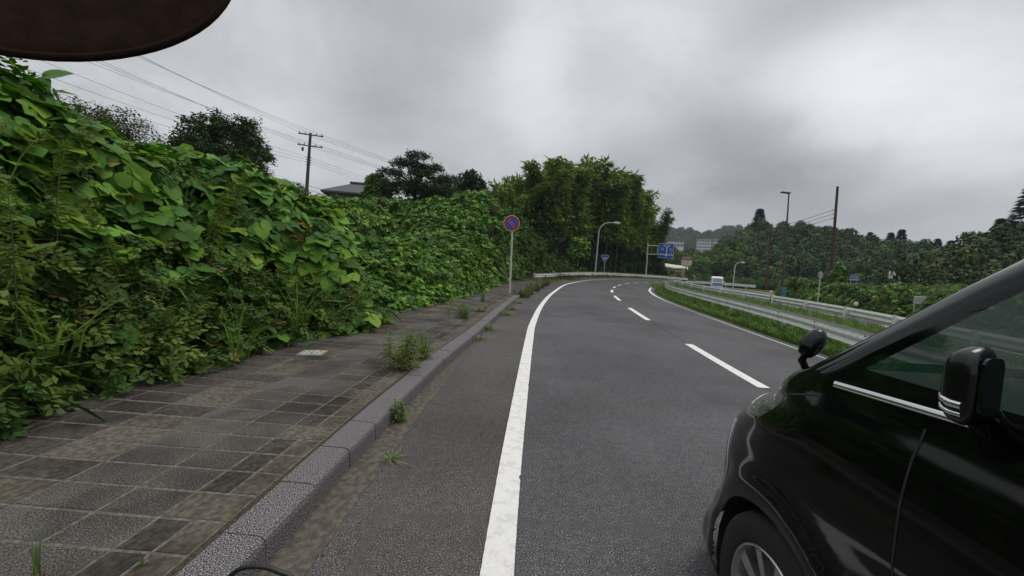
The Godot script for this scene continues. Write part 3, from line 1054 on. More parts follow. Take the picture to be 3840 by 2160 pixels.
func cover(root: Node3D, s: Surf, per_m2: float, kudzu: Callable, size: float, thick: float, singles: int, twigs := 1, called := "foliage"):
	# leaves over a plant surface; the largest in view are meshes of their own
	var lots := int(s.area() * per_m2)
	var big := []
	var sc := Scatter.new()
	var sm := Scatter.new()
	var cam := Vector3(0, 1.4, 0)
	for k in lots:
		var q := s.pick(rng)
		var p: Vector3 = q[0]
		var nn: Vector3 = q[1]
		var deep := -thick * pow(rng.randf(), 1.4) + 0.10
		p += nn * deep + rv() * 0.04
		if p.y < s.floor_y + 0.1: p.y = s.floor_y + 0.10 + rng.randf() * 0.1
		var down := (Vector3(0, -1, 0) - nn * -nn.y)
		if rng.randf() < kudzu.call(p, nn):
			var nd := nn * 0.9 + Vector3(0, 0.5, 0) + rv() * 0.75
			var b := facing(nd, down + rv() * 0.8, size * lerpf(0.5, 1.3, pow(rng.randf(), 1.4)) * clampf(p.distance_to(cam) / 6.5, 0.62, 1.0))
			var t := Transform3D(b, p)
			if singles > 0 and deep > -0.06: big.append([p.distance_to(cam) / b.x.length(), t])
			else: sc.add(t, kudzu_color(p))
		else:
			var tone := shrub_color()
			for e in twigs:
				var b := facing(nn * 0.5 + Vector3(0, 0.7, 0) + rv() * 0.7, down * 0.3 + nn * 0.8 + rv() * 0.8, rng.randf_range(0.11, 0.21) * (1.0 if twigs > 2 else 1.6))
				sm.add(Transform3D(b, p + rv() * 0.09), tone)
	if singles > 0:
		big.sort_custom(func(a, b): return a[0] < b[0])
		var shown := 0
		for e in big:
			var p: Vector3 = e[1].origin
			if shown < singles and p.z < -1.6 and absf(p.x / p.z) < 1.35:
				var o := obj("leaf", M.kudzu, M.leaf_tones[rng.randi() % M.leaf_tones.size()], root)
				o.transform = e[1]
				shown += 1
			else: sc.add(e[1], kudzu_color(p))
	if sc.count: scatter(called, sc, M.kudzu, M.leaf, root)
	if sm.count: scatter("undergrowth", sm, M.sprig, M.leaf, root)

func make_bank_plants():
	M.kudzu = kudzu_leaf(3)
	M.sprig = sprig(9, 0.42, 0.10, 5)
	M.leaf_tones = []
	for c in [Color(0.125, 0.245, 0.032), Color(0.085, 0.185, 0.028), Color(0.06, 0.14, 0.026), Color(0.175, 0.285, 0.038), Color(0.05, 0.115, 0.024)]:
		var m := leaf_mat(0.5, 0.55)
		m.vertex_color_use_as_albedo = false
		m.albedo_color = lin(c.r, c.g, c.b)
		M.leaf_tones.append(m)
	var near := plant_surf(bank_rows, -1.0, 0.0, 3.0, -7.9, 6.0, 0.22)
	var mid := plant_surf(bank_rows, -1.0, 0.0, -7.8, -21.5, 11.0, 0.4)
	var rear := plant_surf(bank_rows, -1.0, 0.0, -21.0, -30.5, 11.0, 0.4)
	var bend := plant_surf(bank_rows, -1.0, 0.0, -30.0, -38.5, 9.0, 0.4)
	var grove := plant_surf(bank_rows, -1.0, 0.0, -38.0, -58.0, 11.9, 0.6)
	for s in [near, mid, rear, bend]:
		struct("bank", bank_mesh(s, 0.42), M.soil, "dark earth bank under the plants left of the sidewalk")
	struct("bank", bank_mesh(grove, 0.0), M.soil, "dark earth under the bamboo left of the bend")
	var r: Node3D = thing("kudzu_thicket", "tall near thicket of broad kudzu leaves, shrubs and grass beside the sidewalk", "thicket")
	cover(r, near, 140.0, func(p, nn):
		var k: float = noise.get_noise_3d(p.x * 30.0, p.y * 30.0, p.z * 30.0)
		return clampf(0.05 + smoothstep(1.2, 2.1, p.y - k * 1.2) * 0.9 + smoothstep(-4.8, -6.4, p.z) * 0.55 + k * 0.5, 0.05, 0.92), 0.195, 0.45, 285, 4)
	var sasa := Scatter.new()
	var dead := G.new()
	for k in 900:
		var q := near.pick(rng)
		var p: Vector3 = q[0] + q[1] * rng.randf_range(-0.15, 0.05)
		if noise.get_noise_3d(p.x * 60.0 + 40.0, p.y * 60.0, p.z * 60.0) < 0.02: continue
		var b := facing(q[1] * 0.6 + Vector3(0, 0.6, 0) + rv() * 0.5, q[1] + rv() * 0.7, rng.randf_range(0.30, 0.55))
		var c := Color(0.070, 0.130, 0.030) * rng.randf_range(0.7, 1.5)
		sasa.add(Transform3D(b, p), c)
	scatter("bamboo_grass", sasa, sprig(7, 0.62, 0.045, 17), M.leaf, r)
	for k in 70:
		var q := near.pick(rng)
		var p: Vector3 = q[0] - q[1] * 0.12
		if p.y < 0.3: continue
		var d: Vector3 = (q[1] * 0.35 + Vector3(0, rng.randf_range(-0.6, 1.0), 0) + rv() * 0.7).normalized()
		var l := rng.randf_range(0.3, 0.8)
		dead.tube([p, p + d * l * 0.5 + rv() * 0.05, p + d * l + Vector3(0, -0.12 * l, 0)], [0.005, 0.004, 0.002], 4)
	tag(obj("dead_stems", dead.mesh(), M.dead_stem, r), "", "", "", "stuff")
	# bare runners hanging over it
	for k in 14:
		var q := near.pick(rng)
		var p: Vector3 = q[0] + q[1] * 0.12
		if p.z > -2.5 or p.y < 0.8: continue
		var g := G.new()
		var pts := []
		for e in 7: pts.append(p + Vector3(0.06 * e + 0.05 * sin(e * 1.7 + k), 0.10 * e - 0.028 * e * e, -0.09 * e * (1 if k % 2 else -1)))
		g.tube(pts, [0.004], 5)
		obj("vine_runner", g.mesh(), M.stem, r)
	r = thing("kudzu_slope", "long low slope of bright kudzu leaves beyond the near thicket", "kudzu")
	cover(r, mid, 170.0, func(p, nn): return 0.92, 0.132, 0.36, 0, 2)
	r = thing("kudzu_wall", "tall kudzu draped wall of bushes left of the round sign", "kudzu")
	cover(r, rear, 140.0, func(p, nn): return 0.88, 0.15, 0.38, 0, 2)
	r = thing("shrub_slope", "dark green shrubs sloping down to the start of the left guard rail", "shrubs")
	cover(r, bend, 130.0, func(p, nn): return 0.30 + 0.5 * noise.get_noise_3d(p.x * 16.0, p.y * 16.0, p.z * 16.0), 0.15, 0.4, 0, 2)
	r = thing("grove_undergrowth", "dark low undergrowth under the bamboo behind the guard rail", "undergrowth")
	cover(r, grove, 16.0, func(p, nn): return 0.35, 0.22, 0.3, 0)
	# the far side
	var fs := plant_surf(verge_rows, 1.0, -1.12, 4.0, -55.0, 11.0, 0.5)
	struct("bank", bank_mesh(fs, 0.35), M.soil, "dark earth under the bushes right of the far carriageway")
	for e in [[24.9, -22.4, 1.5, "tall pale grass clump leaning out of the far bushes beside the notice board"], [24.3, -20.6, 1.2, "second pale grass clump in the far bushes, right of the notice board"], [28.3, -35.0, 1.2, "reedy grass clump at the foot of the bushes by the round sign back"]]:
		var gc := thing("grass_clump", e[3], "grass", Vector3(e[0], -1.0, e[1]))
		obj("blades", tuft(60, e[2], e[2] * 0.7, 0.02, int(e[2] * 50)), M.weed_tones[1], gc)
	r = thing("roadside_bushes", "long bank of kudzu covered bushes beyond the far guard rail", "bushes")
	cover(r, fs, 75.0, func(p, nn): return 0.62 + 0.5 * noise.get_noise_3d(p.x * 12.0, p.y * 12.0, p.z * 12.0), 0.20, 0.35, 0, 2)

func mound(called: String, label: String, cat: String, at: Vector3, rad: Vector3, per_m2: float, size: float, share: float, rot := 0.0):
	# a free-standing hump of leaves on stems
	var s := Surf.new()
	for u in 13:
		var row := []
		for v in 21:
			var th := 0.06 + (PI * 0.62) * u / 12.0
			var ph := TAU * v / 20.0
			var d := Vector3(sin(th) * cos(ph), cos(th), sin(th) * sin(ph))
			var k := 1.0 + 0.28 * noise.get_noise_3d(d.x * 120.0 + at.x * 7, d.y * 120.0, d.z * 120.0 + at.z * 7)
			row.append(d * rad * k + Vector3(0, rad.y * 0.4, 0))
		s.p.append(row)
	s.build()
	for u in s.nu:
		for v in s.nv:
			if s.n[u][v].dot(s.p[u][v]) < 0: s.n[u][v] = -s.n[u][v]
	var o := thing(called, label, cat, at, rot)
	var sc := Scatter.new()
	var sm := Scatter.new()
	for k in int(s.area() * per_m2):
		var q := s.pick(rng)
		var nn: Vector3 = q[1]
		var p: Vector3 = q[0] - nn * rng.randf() * 0.35 * rad.x * 0.8
		if rng.randf() < share:
			sc.add(Transform3D(facing(nn * 0.5 + Vector3(0, 0.8, 0) + rv() * 0.5, Vector3(0, -1, 0) + nn * 0.4 + rv() * 0.6, size * rng.randf_range(0.7, 1.2)), p), kudzu_color())
		else:
			sm.add(Transform3D(facing(nn + Vector3(0, 0.4, 0) + rv() * 0.7, nn + rv(), size * rng.randf_range(1.2, 2.2)), p), shrub_color())
	if sc.count: scatter("foliage", sc, M.kudzu, M.leaf, o)
	if sm.count: scatter("undergrowth", sm, M.sprig, M.leaf, o)
	var g := G.new()
	for k in 5:
		var a := k * 1.3
		g.tube([Vector3(cos(a) * 0.1, -0.6 - rad.y * 0.4, sin(a) * 0.1), Vector3(cos(a) * rad.x * 0.35, rad.y * 0.5, sin(a) * rad.z * 0.35), Vector3(cos(a) * rad.x * 0.6, rad.y * 1.0, sin(a) * rad.z * 0.6)], [0.04, 0.025, 0.01], 5)
	obj("stem", g.mesh(), M.bark, o)
	return o

# ---------------------------------------------------------------- trees
func tree(called: String, label: String, at: Vector3, height: float, blobs: Array, clumps: int, cs: float, tone: Color, kind: Mesh, trunk_r: float, group := "") -> Node3D:
	# blobs: [centre relative to the base, radii]
	var o := thing(called, label, "tree", at, 0.0, group)
	var g := G.new()
	var fork := Vector3(rng.randf_range(-0.1, 0.1), height * 0.42, rng.randf_range(-0.1, 0.1))
	g.tube([Vector3(0, -0.6, 0), Vector3(0, height * 0.12, 0), Vector3(0.06, height * 0.28, 0.03), fork], [trunk_r * 1.25, trunk_r, trunk_r * 0.8, trunk_r * 0.62], 9)
	obj("trunk", g.mesh(), M.bark, o)
	g = G.new()
	var vol := 0.0
	for b in blobs:
		vol += b[1].x * b[1].y * b[1].z
		var c: Vector3 = b[0]
		g.tube([fork - Vector3(0, 0.1, 0), fork.lerp(c, 0.5) + Vector3(rng.randf_range(-0.15, 0.15), 0.12 * height * 0.3, rng.randf_range(-0.15, 0.15)), c], [trunk_r * 0.5, trunk_r * 0.3, trunk_r * 0.1], 6)
		for k in 4:
			var e: Vector3 = c + rv() * b[1] * 0.85
			g.tube([c.lerp(fork, 0.2), (c + e) * 0.5 + rv() * 0.1, e], [trunk_r * 0.16, trunk_r * 0.1, 0.012], 5)
	obj("limbs", g.mesh(), M.bark, o)
	var sc := Scatter.new()
	for b in blobs:
		var n := int(clumps * b[1].x * b[1].y * b[1].z / vol)
		for k in n:
			var d := rv().normalized()
			var p: Vector3 = b[0] + d * b[1] * pow(rng.randf(), 0.45)
			if noise.get_noise_3d(p.x * 90.0 + at.x * 11, p.y * 90.0, p.z * 90.0) < -0.16: continue
			var q := rng.randf_range(0.6, 1.3)
			var bs := Basis(Vector3.UP, rng.randf() * TAU).rotated(Vector3(1, 0, 0), rng.randf_range(-0.5, 0.5)).scaled(Vector3.ONE * cs * rng.randf_range(0.7, 1.3))
			sc.add(Transform3D(bs, p), Color(tone.r * q, tone.g * q, tone.b * q))
	scatter("crown", sc, kind, M.tree_leaf, o)
	return o

func make_trees():
	var cl := leaf_clump(14, 0.62, 0.17, 3, 0.2)
	var fine := leaf_clump(18, 0.5, 0.12, 8, 0.1)
	M.clump = cl
	# left skyline
	tree("dark_tree", "dark round broadleaf tree behind the thicket, left of the utility pole", Vector3(-16.2, 3.6, -22), 5.4,
		[[Vector3(-1.7, 2.6, 0), Vector3(1.3, 1.1, 1.3)], [Vector3(-0.4, 3.6, 0.2), Vector3(1.5, 1.2, 1.4)], [Vector3(1.2, 3.6, -0.2), Vector3(1.2, 1.1, 1.3)], [Vector3(2.0, 2.4, 0.1), Vector3(1.1, 0.9, 1.1)], [Vector3(0.2, 2.3, 0.3), Vector3(2.0, 1.1, 1.5)], [Vector3(-0.1, 4.5, 0), Vector3(0.7, 0.6, 0.7)], [Vector3(1.6, 4.4, 0), Vector3(0.6, 0.5, 0.6)]],
		4200, 0.24, Color(0.075, 0.115, 0.034), cl, 0.16)
	tree("spreading_tree", "dark spreading tree in flat layers beside the grey roof", Vector3(-7.6, 4.2, -30), 5.4,
		[[Vector3(0.2, 4.6, 0), Vector3(1.0, 0.32, 0.9)], [Vector3(-0.6, 4.0, 0.2), Vector3(1.2, 0.32, 1.0)], [Vector3(1.1, 3.8, 0), Vector3(1.3, 0.32, 1.0)], [Vector3(-1.7, 3.3, 0), Vector3(1.1, 0.33, 1.0)], [Vector3(0.3, 3.2, 0.2), Vector3(1.4, 0.36, 1.2)], [Vector3(2.2, 3.0, 0), Vector3(1.3, 0.36, 1.1)], [Vector3(-0.8, 2.3, 0.1), Vector3(2.0, 0.7, 1.4)], [Vector3(1.3, 2.2, 0.1), Vector3(1.9, 0.7, 1.4)]],
		3000, 0.21, Color(0.060, 0.092, 0.034), cl, 0.15)
	tree("fine_twigged_bush", "brown green fine twigged bush standing up behind the top of the thicket", Vector3(-9.6, 1.65, -9.0), 2.8,
		[[Vector3(-0.6, 2.0, 0), Vector3(0.8, 0.6, 0.7)], [Vector3(0.3, 2.3, 0), Vector3(0.9, 0.5, 0.7)], [Vector3(1.1, 2.0, 0.2), Vector3(0.7, 0.55, 0.6)], [Vector3(-1.3, 1.7, 0), Vector3(0.7, 0.5, 0.6)]],
		1000, 0.13, Color(0.075, 0.085, 0.036), fine, 0.06)
	tree("leafy_shrub", "small dark leafy shrub at the foot of the left utility pole", Vector3(-18.4, 4.5, -33), 2.6,
		[[Vector3(-0.5, 1.9, 0), Vector3(0.9, 0.7, 0.8)], [Vector3(0.5, 1.7, 0), Vector3(0.8, 0.7, 0.7)]], 500, 0.2, Color(0.05, 0.085, 0.03), cl, 0.06)
	for e in [[Vector3(16.9, 0.4, -54.6), 7.6, "dark broadleaf tree at the right end of the grove behind the guide sign post"], [Vector3(18.75, 0.2, -56.2), 6.4, "outermost broadleaf tree of the grove, right behind the blue guide sign"], [Vector3(15.6, 0.8, -53.2), 8.8, "tall dark broadleaf tree in the grove left of the guide sign post"], [Vector3(12.6, 1.0, -50.5), 9.6, "tallest dark broadleaf tree inside the grove right of the white lamp"]]:
		var h: float = e[1]
		tree("grove_tree", e[2], e[0], h, [[Vector3(0, h * 0.82, 0), Vector3(1.5, h * 0.18, 1.4)], [Vector3(-1.2, h * 0.62, 0.3), Vector3(1.5, h * 0.2, 1.4)], [Vector3(1.2, h * 0.6, 0.2), Vector3(1.5, h * 0.2, 1.4)], [Vector3(0.2, h * 0.38, 0.6), Vector3(2.1, h * 0.2, 1.5)], [Vector3(-0.4, h * 0.18, 0.7), Vector3(1.9, h * 0.17, 1.3)]],
			2600, 0.34, Color(0.050, 0.088, 0.024), cl, 0.14)
	mound("vine_covered_bush", "square topped bush smothered in vines between the roof and the spreading tree", "bush", Vector3(-10.5, 5.2, -30.5), Vector3(1.0, 1.6, 1.0), 75.0, 0.2, 0.75)
	mound("leafy_hump", "rounded leafy hump in front of the dark bamboo, left of the white lamp post", "bush", Vector3(5.75, 2.2, -35.6), Vector3(0.95, 1.3, 0.9), 90.0, 0.17, 0.9)
	mound("vine_pillar", "narrow pillar of kudzu beside the blue roadside board", "vines", Vector3(32.6, 0.6, -40.2), Vector3(0.6, 1.7, 0.6), 80.0, 0.22, 1.0)

func make_bamboo():
	var kinds := []
	var tones := [lin(0.120, 0.190, 0.034), lin(0.070, 0.120, 0.028), lin(0.230, 0.300, 0.055), lin(0.120, 0.125, 0.034)]
	for k in 4:
		var a := k * 1.9
		kinds.append(bamboo_foliage(10.0, 40 + k, Vector3(cos(a), 0, sin(a))))
	var mats := []
	for t in tones:
		var m := leaf_mat(0.55, 0.45)
		m.vertex_color_use_as_albedo = false
		m.albedo_color = t
		mats.append(m)
	var culm_m := mat(lin(0.075, 0.095, 0.045), 0.6)
	var protos := []
	# top outline of the grove: x along the rail, height
	var spots := []
	for k in 130:
		var f := k / 129.0
		var z := lerpf(-32.5, -53.0, pow(f, 0.9)) + rng.randf_range(-1.0, 1.0)
		var row := rng.randi() % 5
		var xb := table([-58, 27, -50.5, 16.5, -46.5, 11.6, -41, 7, -37, 4.5, -33.5, 2.7, -31, 1.3], z)
		var back: float = [1.6, 3.2, 5.0, 7.0, 9.0][row] + rng.randf_range(-0.7, 0.7)
		if z > -36: back = maxf(back, 3.4)
		spots.append(Vector3(xb - back * 0.9, 0, z - back * 0.25))
	for k in 26:
		var z := rng.randf_range(-47.0, -55.5)
		spots.append(Vector3(table([-58, 27, -50.5, 16.5, -46.5, 11.6, -41, 7], z) - rng.randf_range(0.8, 4.5), 0, z))
	for k in 20: spots.append(Vector3(rng.randf_range(-6.0, 0.0), 0, rng.randf_range(-34.0, -31.0)))
	var us := Scatter.new()
	for k in 330:
		var z := lerpf(-34.0, -55.0, rng.randf())
		var xb := table([-58, 27, -50.5, 16.5, -46.5, 11.6, -41, 7, -37, 4.5, -33.5, 2.7, -31, 1.3], z)
		var bk := 1.6 + rng.randf() * 9.0
		var s := rng.randf_range(0.9, 1.9)
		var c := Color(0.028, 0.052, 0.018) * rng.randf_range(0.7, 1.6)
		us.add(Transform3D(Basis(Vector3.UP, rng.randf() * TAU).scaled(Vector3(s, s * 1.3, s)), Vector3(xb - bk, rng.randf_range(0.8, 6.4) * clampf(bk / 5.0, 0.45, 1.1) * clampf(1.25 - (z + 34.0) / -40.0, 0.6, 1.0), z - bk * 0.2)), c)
	tag(scatter("grove_understorey", us, crown_mesh(1500, 0.12, 9), M.tree_leaf), "dark leafy understorey filling the bamboo grove", "undergrowth")
	for k in spots.size():
		var p: Vector3 = spots[k]
		p.x = minf(p.x, -p.z * 0.358)
		var ang := rad_to_deg(atan2(p.x, -p.z))
		var dist := Vector2(p.x, p.z).length()
		var el := table([-10, 9.6, -3, 10.8, 0, 12.0, 5.5, 15.2, 9, 14.6, 13, 13.6, 15.5, 12.0, 18, 9.6, 20.5, 7.4], ang)
		var top := 1.4 + dist * tan(deg_to_rad(el)) * rng.randf_range(0.74, 1.02)
		var gy := 0.4 if p.z < -38 else 2.0
		var h := maxf(top - gy, 4.0)
		var kd := k % 4
		var tn := rng.randi() % 4
		var key := kd * 4 + tn
		var o := thing("bamboo", "tall feathery bamboo of the grove on the outside of the bend", "bamboo", Vector3(p.x, gy, p.z), rng.randf() * TAU, "bamboo in the grove by the bend")
		o.scale = Vector3.ONE * h / 10.0
		var g := G.new()
		var pts := []
		var bend := Vector3(cos(kd * 1.9), 0, sin(kd * 1.9))
		for e in 9:
			var q := e / 8.0
			pts.append(Vector3(0, 10.0 * q, 0) + bend * pow(q, 3.0) * 2.2 - Vector3(0, pow(q, 6.0) * 0.5, 0))
		g.tube(pts, [0.055, 0.052, 0.048, 0.044, 0.038, 0.03, 0.022, 0.014, 0.006], 6)
		obj("culm", g.mesh(), culm_m, o)
		obj("foliage", kinds[kd], mats[tn], o)
# ---------------------------------------------------------------- hills and woods
var hill_a := [20.0, -1.0, 22.0, 0.6, 25.8, 1.0, 27.8, 4.5, 29.5, 6.6, 31.3, 8.9, 33.1, 8.6, 35.4, 8.4, 38.4, 6.6, 40.1, 5.5, 41.7, 5.4, 44.5, 3.3, 45.9, 2.4, 47.5, 1.6, 49.0, 1.5, 52, 1.2, 60, 1.2]
var hill_b := [43.0, -1.1, 45.0, -0.6, 45.7, 0.5, 47.0, 1.4, 48.5, 2.0, 49.9, 3.4, 50.7, 4.3, 51.5, 5.1, 53.0, 5.7, 55.8, 6.4, 66, 7.0, 90, 7.0]
var hill_far := [10.0, 30, 16.8, 30, 19.3, 34, 20.8, 37, 23.7, 35, 25.6, 32, 26.4, 37.5, 28, 38.5, 30, 34, 33, 31, 40, 30]

func hill_h(t: Array, az: float, r: float, r0: float, r1: float, low: float) -> float:
	return lerpf(low, table(t, az), smoothstep(r0, r1, r))

func hill_mesh(t: Array, a0: float, a1: float, r0: float, r1: float, r2: float, low: float, nz: float) -> ArrayMesh:
	var rows := []
	for k in 25:
		var r := lerpf(r0, r2, k / 24.0)
		var row := []
		for j in 41:
			var az := lerpf(a0, a1, j / 40.0)
			var a := deg_to_rad(az)
			var edge := smoothstep(0.0, 0.08, j / 40.0) * smoothstep(1.0, 0.92, j / 40.0)
			var h := hill_h(t, az, r, r0 + (r1 - r0) * 0.1, r1, low)
			row.append(Vector3(sin(a) * r, lerpf(low, h, edge) + nz * noise.get_noise_2d(sin(a) * r * 6.0, cos(a) * r * 6.0), -cos(a) * r))
		rows.append(row)
	var g := G.new()
	g.grid(rows)
	return g.mesh()

func wood(called: String, label: String, t: Array, a0: float, a1: float, rr0: float, rr1: float, r0: float, r1: float, low: float, count: int, size: float, kinds: Array, tones: Array):
	var scs := []
	for k in kinds: scs.append(Scatter.new())
	for k in count:
		var az := rng.randf_range(a0, a1)
		var r := sqrt(lerpf(rr0 * rr0, rr1 * rr1, rng.randf()))
		var a := deg_to_rad(az)
		var h := hill_h(t, az, r, r0 + (r1 - r0) * 0.1, r1, low)
		var s := size * rng.randf_range(0.65, 1.2)
		var j := rng.randi() % kinds.size()
		var c: Color = tones[rng.randi() % tones.size()]
		var q := rng.randf_range(0.75, 1.2)
		var b := Basis(Vector3.UP, rng.randf() * TAU).scaled(Vector3(s, s * rng.randf_range(0.9, 1.35), s))
		scs[j].add(Transform3D(b, Vector3(sin(a) * r, h + s * 0.75, -cos(a) * r)), Color(c.r * q, c.g * q, c.b * q))
	var root := thing(called, label, "wood")
	root.set_meta("kind", "stuff")
	for j in kinds.size():
		if scs[j].count: scatter("canopy", scs[j], kinds[j], M.tree_leaf, root)

func make_hills():
	struct("hill", hill_mesh(hill_a, 16, 62, 92, 122, 175, -1.5, 0.4), M.soil, "wooded hill across the right of the view")
	struct("hill", hill_mesh(hill_b, 42, 92, 44, 82, 120, -1.3, 0.4), M.soil, "nearer wooded slope at the right edge")
	struct("hill", hill_mesh(hill_far, 6, 42, 380, 555, 700, -2.0, 2.0), M.soil, "blue far ridge beyond the bend")
	var ks := [crown_mesh(1700, 0.105, 1), crown_mesh(1700, 0.105, 2), crown_mesh(1700, 0.105, 3, 1.3)]
	var dark := [Color(0.050, 0.098, 0.028), Color(0.036, 0.074, 0.026), Color(0.072, 0.118, 0.030), Color(0.056, 0.082, 0.030)]
	var light := [Color(0.075, 0.135, 0.030), Color(0.062, 0.120, 0.028), Color(0.095, 0.145, 0.034)]
	wood("hill_wood", "dark mixed wood covering the hill behind the poles", hill_a, 27.0, 56.0, 96, 150, 92, 122, -1.5, 900, 3.0, ks, dark)
	wood("bamboo_belt", "belt of pale green trees beyond the road end below the white buildings", hill_a, 18.5, 30.5, 102, 116, 92, 122, -1.5, 320, 2.9, ks, light)
	wood("slope_scrub", "low scrub on the foot of the wooded hill behind the small van", hill_a, 23.6, 47.0, 90, 106, 92, 122, -1.5, 650, 1.1, ks, light)
	wood("near_slope_wood", "olive green wood on the nearer slope at the right edge", hill_b, 46.0, 70.0, 56, 100, 44, 82, -1.3, 420, 2.5, ks, [Color(0.060, 0.095, 0.026), Color(0.075, 0.098, 0.028), Color(0.045, 0.078, 0.024)])
	wood("ridge_wood", "far bluish wood along the horizon ridge", hill_far, 12.0, 38.0, 470, 600, 380, 555, -2.0, 900, 9.0, ks, dark)
	wood("left_wood", "trees behind the house on the left plateau", [-70.0, 3.0, -5.0, 3.0], -64.0, -9.0, 62, 90, 10, 20, 3.0, 120, 1.5, ks, dark)
	# pointed conifers one can tell apart on the skyline
	var cone := G.new()
	var r := RandomNumberGenerator.new()
	r.seed = 77
	for k in 900:
		var y := pow(r.randf(), 0.8)
		var a := r.randf() * TAU
		var rad := (1.0 - y) * 0.30 + 0.02
		var o := Vector3(cos(a) * rad * r.randf_range(0.5, 1.05), 0.12 + y * 0.88, sin(a) * rad * r.randf_range(0.5, 1.05))
		var d := Vector3(cos(a), -0.25, sin(a)).normalized() * 0.07
		var w := Vector3(-sin(a), 0.3, cos(a)) * 0.03
		cone.quad(o - d * 0.3, o + w, o + d, o - w)
	cone.face_up()
	var cm := cone.mesh()
	var tg := G.new()
	tg.tube([Vector3(0, -0.1, 0), Vector3(0, 0.5, 0), Vector3(0, 0.95, 0)], [0.03, 0.02, 0.004], 6)
	var tm := tg.mesh()
	var cmat := leaf_mat(0.7, 0.2)
	cmat.vertex_color_use_as_albedo = false
	cmat.albedo_color = lin(0.024, 0.044, 0.024)
	var cs := [[31.0, 122, 16.8, 10.5, "broad conifer breaking the skyline left of the second rust brown pole"], [42.9, 130, 11.9, 7.0, "left conifer of the pair standing on the skyline right of the tallest pole"], [43.7, 130, 12.5, 7.5, "taller right conifer of the pair on the skyline right of the tallest pole"],
		[46.3, 135, 10.8, 7.0, "slim conifer above the middle of the saddle between the two hills"], [47.2, 140, 10.6, 8.0, "broad dark conifer at the right end of the far hill"], [49.2, 140, 8.0, 6.5, "narrow lone conifer low in the saddle of the skyline"], [41.3, 128, 11.9, 6.5, "small conifer just right of the tallest pole"],
		[51.6, 78, 12.5, 8.0, "tall ragged conifer at the top right corner of the near slope"], [50.1, 80, 9.2, 6.0, "lower ragged conifer on the near slope, left of the tall one"]]
	for c in cs:
		var a := deg_to_rad(c[0])
		var o := thing("conifer", c[4], "tree", Vector3(sin(a) * c[1], c[2] - c[3], -cos(a) * c[1]), rng.randf() * 6.0, "conifers on the skyline")
		o.scale = Vector3.ONE * c[3] * 1.15
		obj("trunk", tm, M.bark, o)
		obj("crown", cm, cmat, o)

func building(called: String, label: String, at: Vector3, turn: float, size: Vector3, floors: int, bays: int):
	var o := thing(called, label, "building", at, turn)
	var g := G.new()
	g.box(Vector3(0, size.y / 2, 0), size)
	obj("wall", g.mesh(), M.far_wall, o)
	g = G.new()
	g.box(Vector3(0, size.y + 0.3, 0), Vector3(size.x + 0.6, 0.6, size.z + 0.6))
	obj("roof", g.mesh(), M.concrete, o)
	var wg := G.new()
	var fh := size.y / floors
	wg.box(Vector3.ZERO, Vector3(size.x / bays * 0.82, fh * 0.45, 0.3))
	var wm := wg.mesh()
	for f in floors:
		for b in bays:
			var w := obj("window", wm, M.far_window, o)
			w.position = Vector3((b + 0.5 - bays / 2.0) * size.x / bays, fh * (f + 0.55), size.z / 2 + 0.05)

# ---------------------------------------------------------------- guard rails
func guard_rail(called: String, label: String, path: Array, toward_right: float, posts_every: float, beam_h: float, panel: float, drop: float):
	var o := thing(called, label, "guard rail")
	var L := path_length(path)
	var n := int(L / panel)
	var fine := smooth_path(path, n * 8 + 1)
	var prof := []      # depth, height: a double wave
	for k in 15:
		var f := k / 14.0
		prof.append(Vector2(0.021 * cos(f * TAU * 2.0), -beam_h * f))
	for k in n:
		var rows := []
		for e in 9:
			var i := k * 8 + e
			var p: Vector3 = fine[i]
			var d: Vector3 = (fine[min(i + 1, fine.size() - 1)] - fine[max(i - 1, 0)]).normalized()
			var out := Vector3(-d.z, 0, d.x) * toward_right
			var row := []
			for q: Vector2 in prof: row.append(p + out * (q.x + (0.003 if k % 2 else 0.0)) + Vector3(0, q.y, 0))
			if e == 8 : row = row.map(func(v): return v + d * 0.03)
			rows.append(row)
		var g := G.new()
		g.grid(rows, toward_right < 0)
		# the back of the sheet, 4 mm behind
		var back := []
		for row in rows:
			var i := rows.find(row)
			var d: Vector3 = (rows[min(i + 1, 8)][0] - rows[max(i - 1, 0)][0]).normalized()
			back.append(row.map(func(v): return v - Vector3(-d.z, 0, d.x) * toward_right * 0.004))
		g.grid(back, toward_right > 0)
		obj("beam", g.mesh(), M.rail, o)
	var pn := int(L / posts_every)
	var pp := smooth_path(path, pn * 2 + 2)
	var pg := G.new()
	var ph := beam_h + drop + 0.25
	pg.tube([Vector3(0, -ph, 0), Vector3(0, -beam_h * 0.1, 0), Vector3(0, 0.0, 0), Vector3(0, 0.008, 0)], [0.055, 0.055, 0.054, 0.035], 14)
	var pm := pg.mesh()
	var bg := G.new()
	bg.box(Vector3.ZERO, Vector3(0.07, beam_h * 0.75, 0.05), Basis.IDENTITY, 0.005)
	var bm := bg.mesh()
	for k in pn:
		var i := k * 2 + 1
		var d: Vector3 = (pp[i + 1] - pp[i - 1]).normalized()
		var out := Vector3(-d.z, 0, d.x) * toward_right
		var p := obj("post", pm, M.rail, o)
		p.position = pp[i] - out * 0.125 + Vector3(0, -0.07 if toward_right < 0 else 0.02, 0)
		var br := obj("bracket", bm, M.rail, o)
		for by in [-0.09, -0.23]:
			var bo := obj("bolt", M.bolt_mesh, M.pole_dark, o)
			bo.position = pp[i] + out * 0.036 + Vector3(0, by, 0) + d * 0.03
		br.transform = Transform3D(Basis(out, Vector3.UP, out.cross(Vector3.UP)), pp[i] - out * 0.055 - Vector3(0, beam_h * 0.5, 0))
	return o

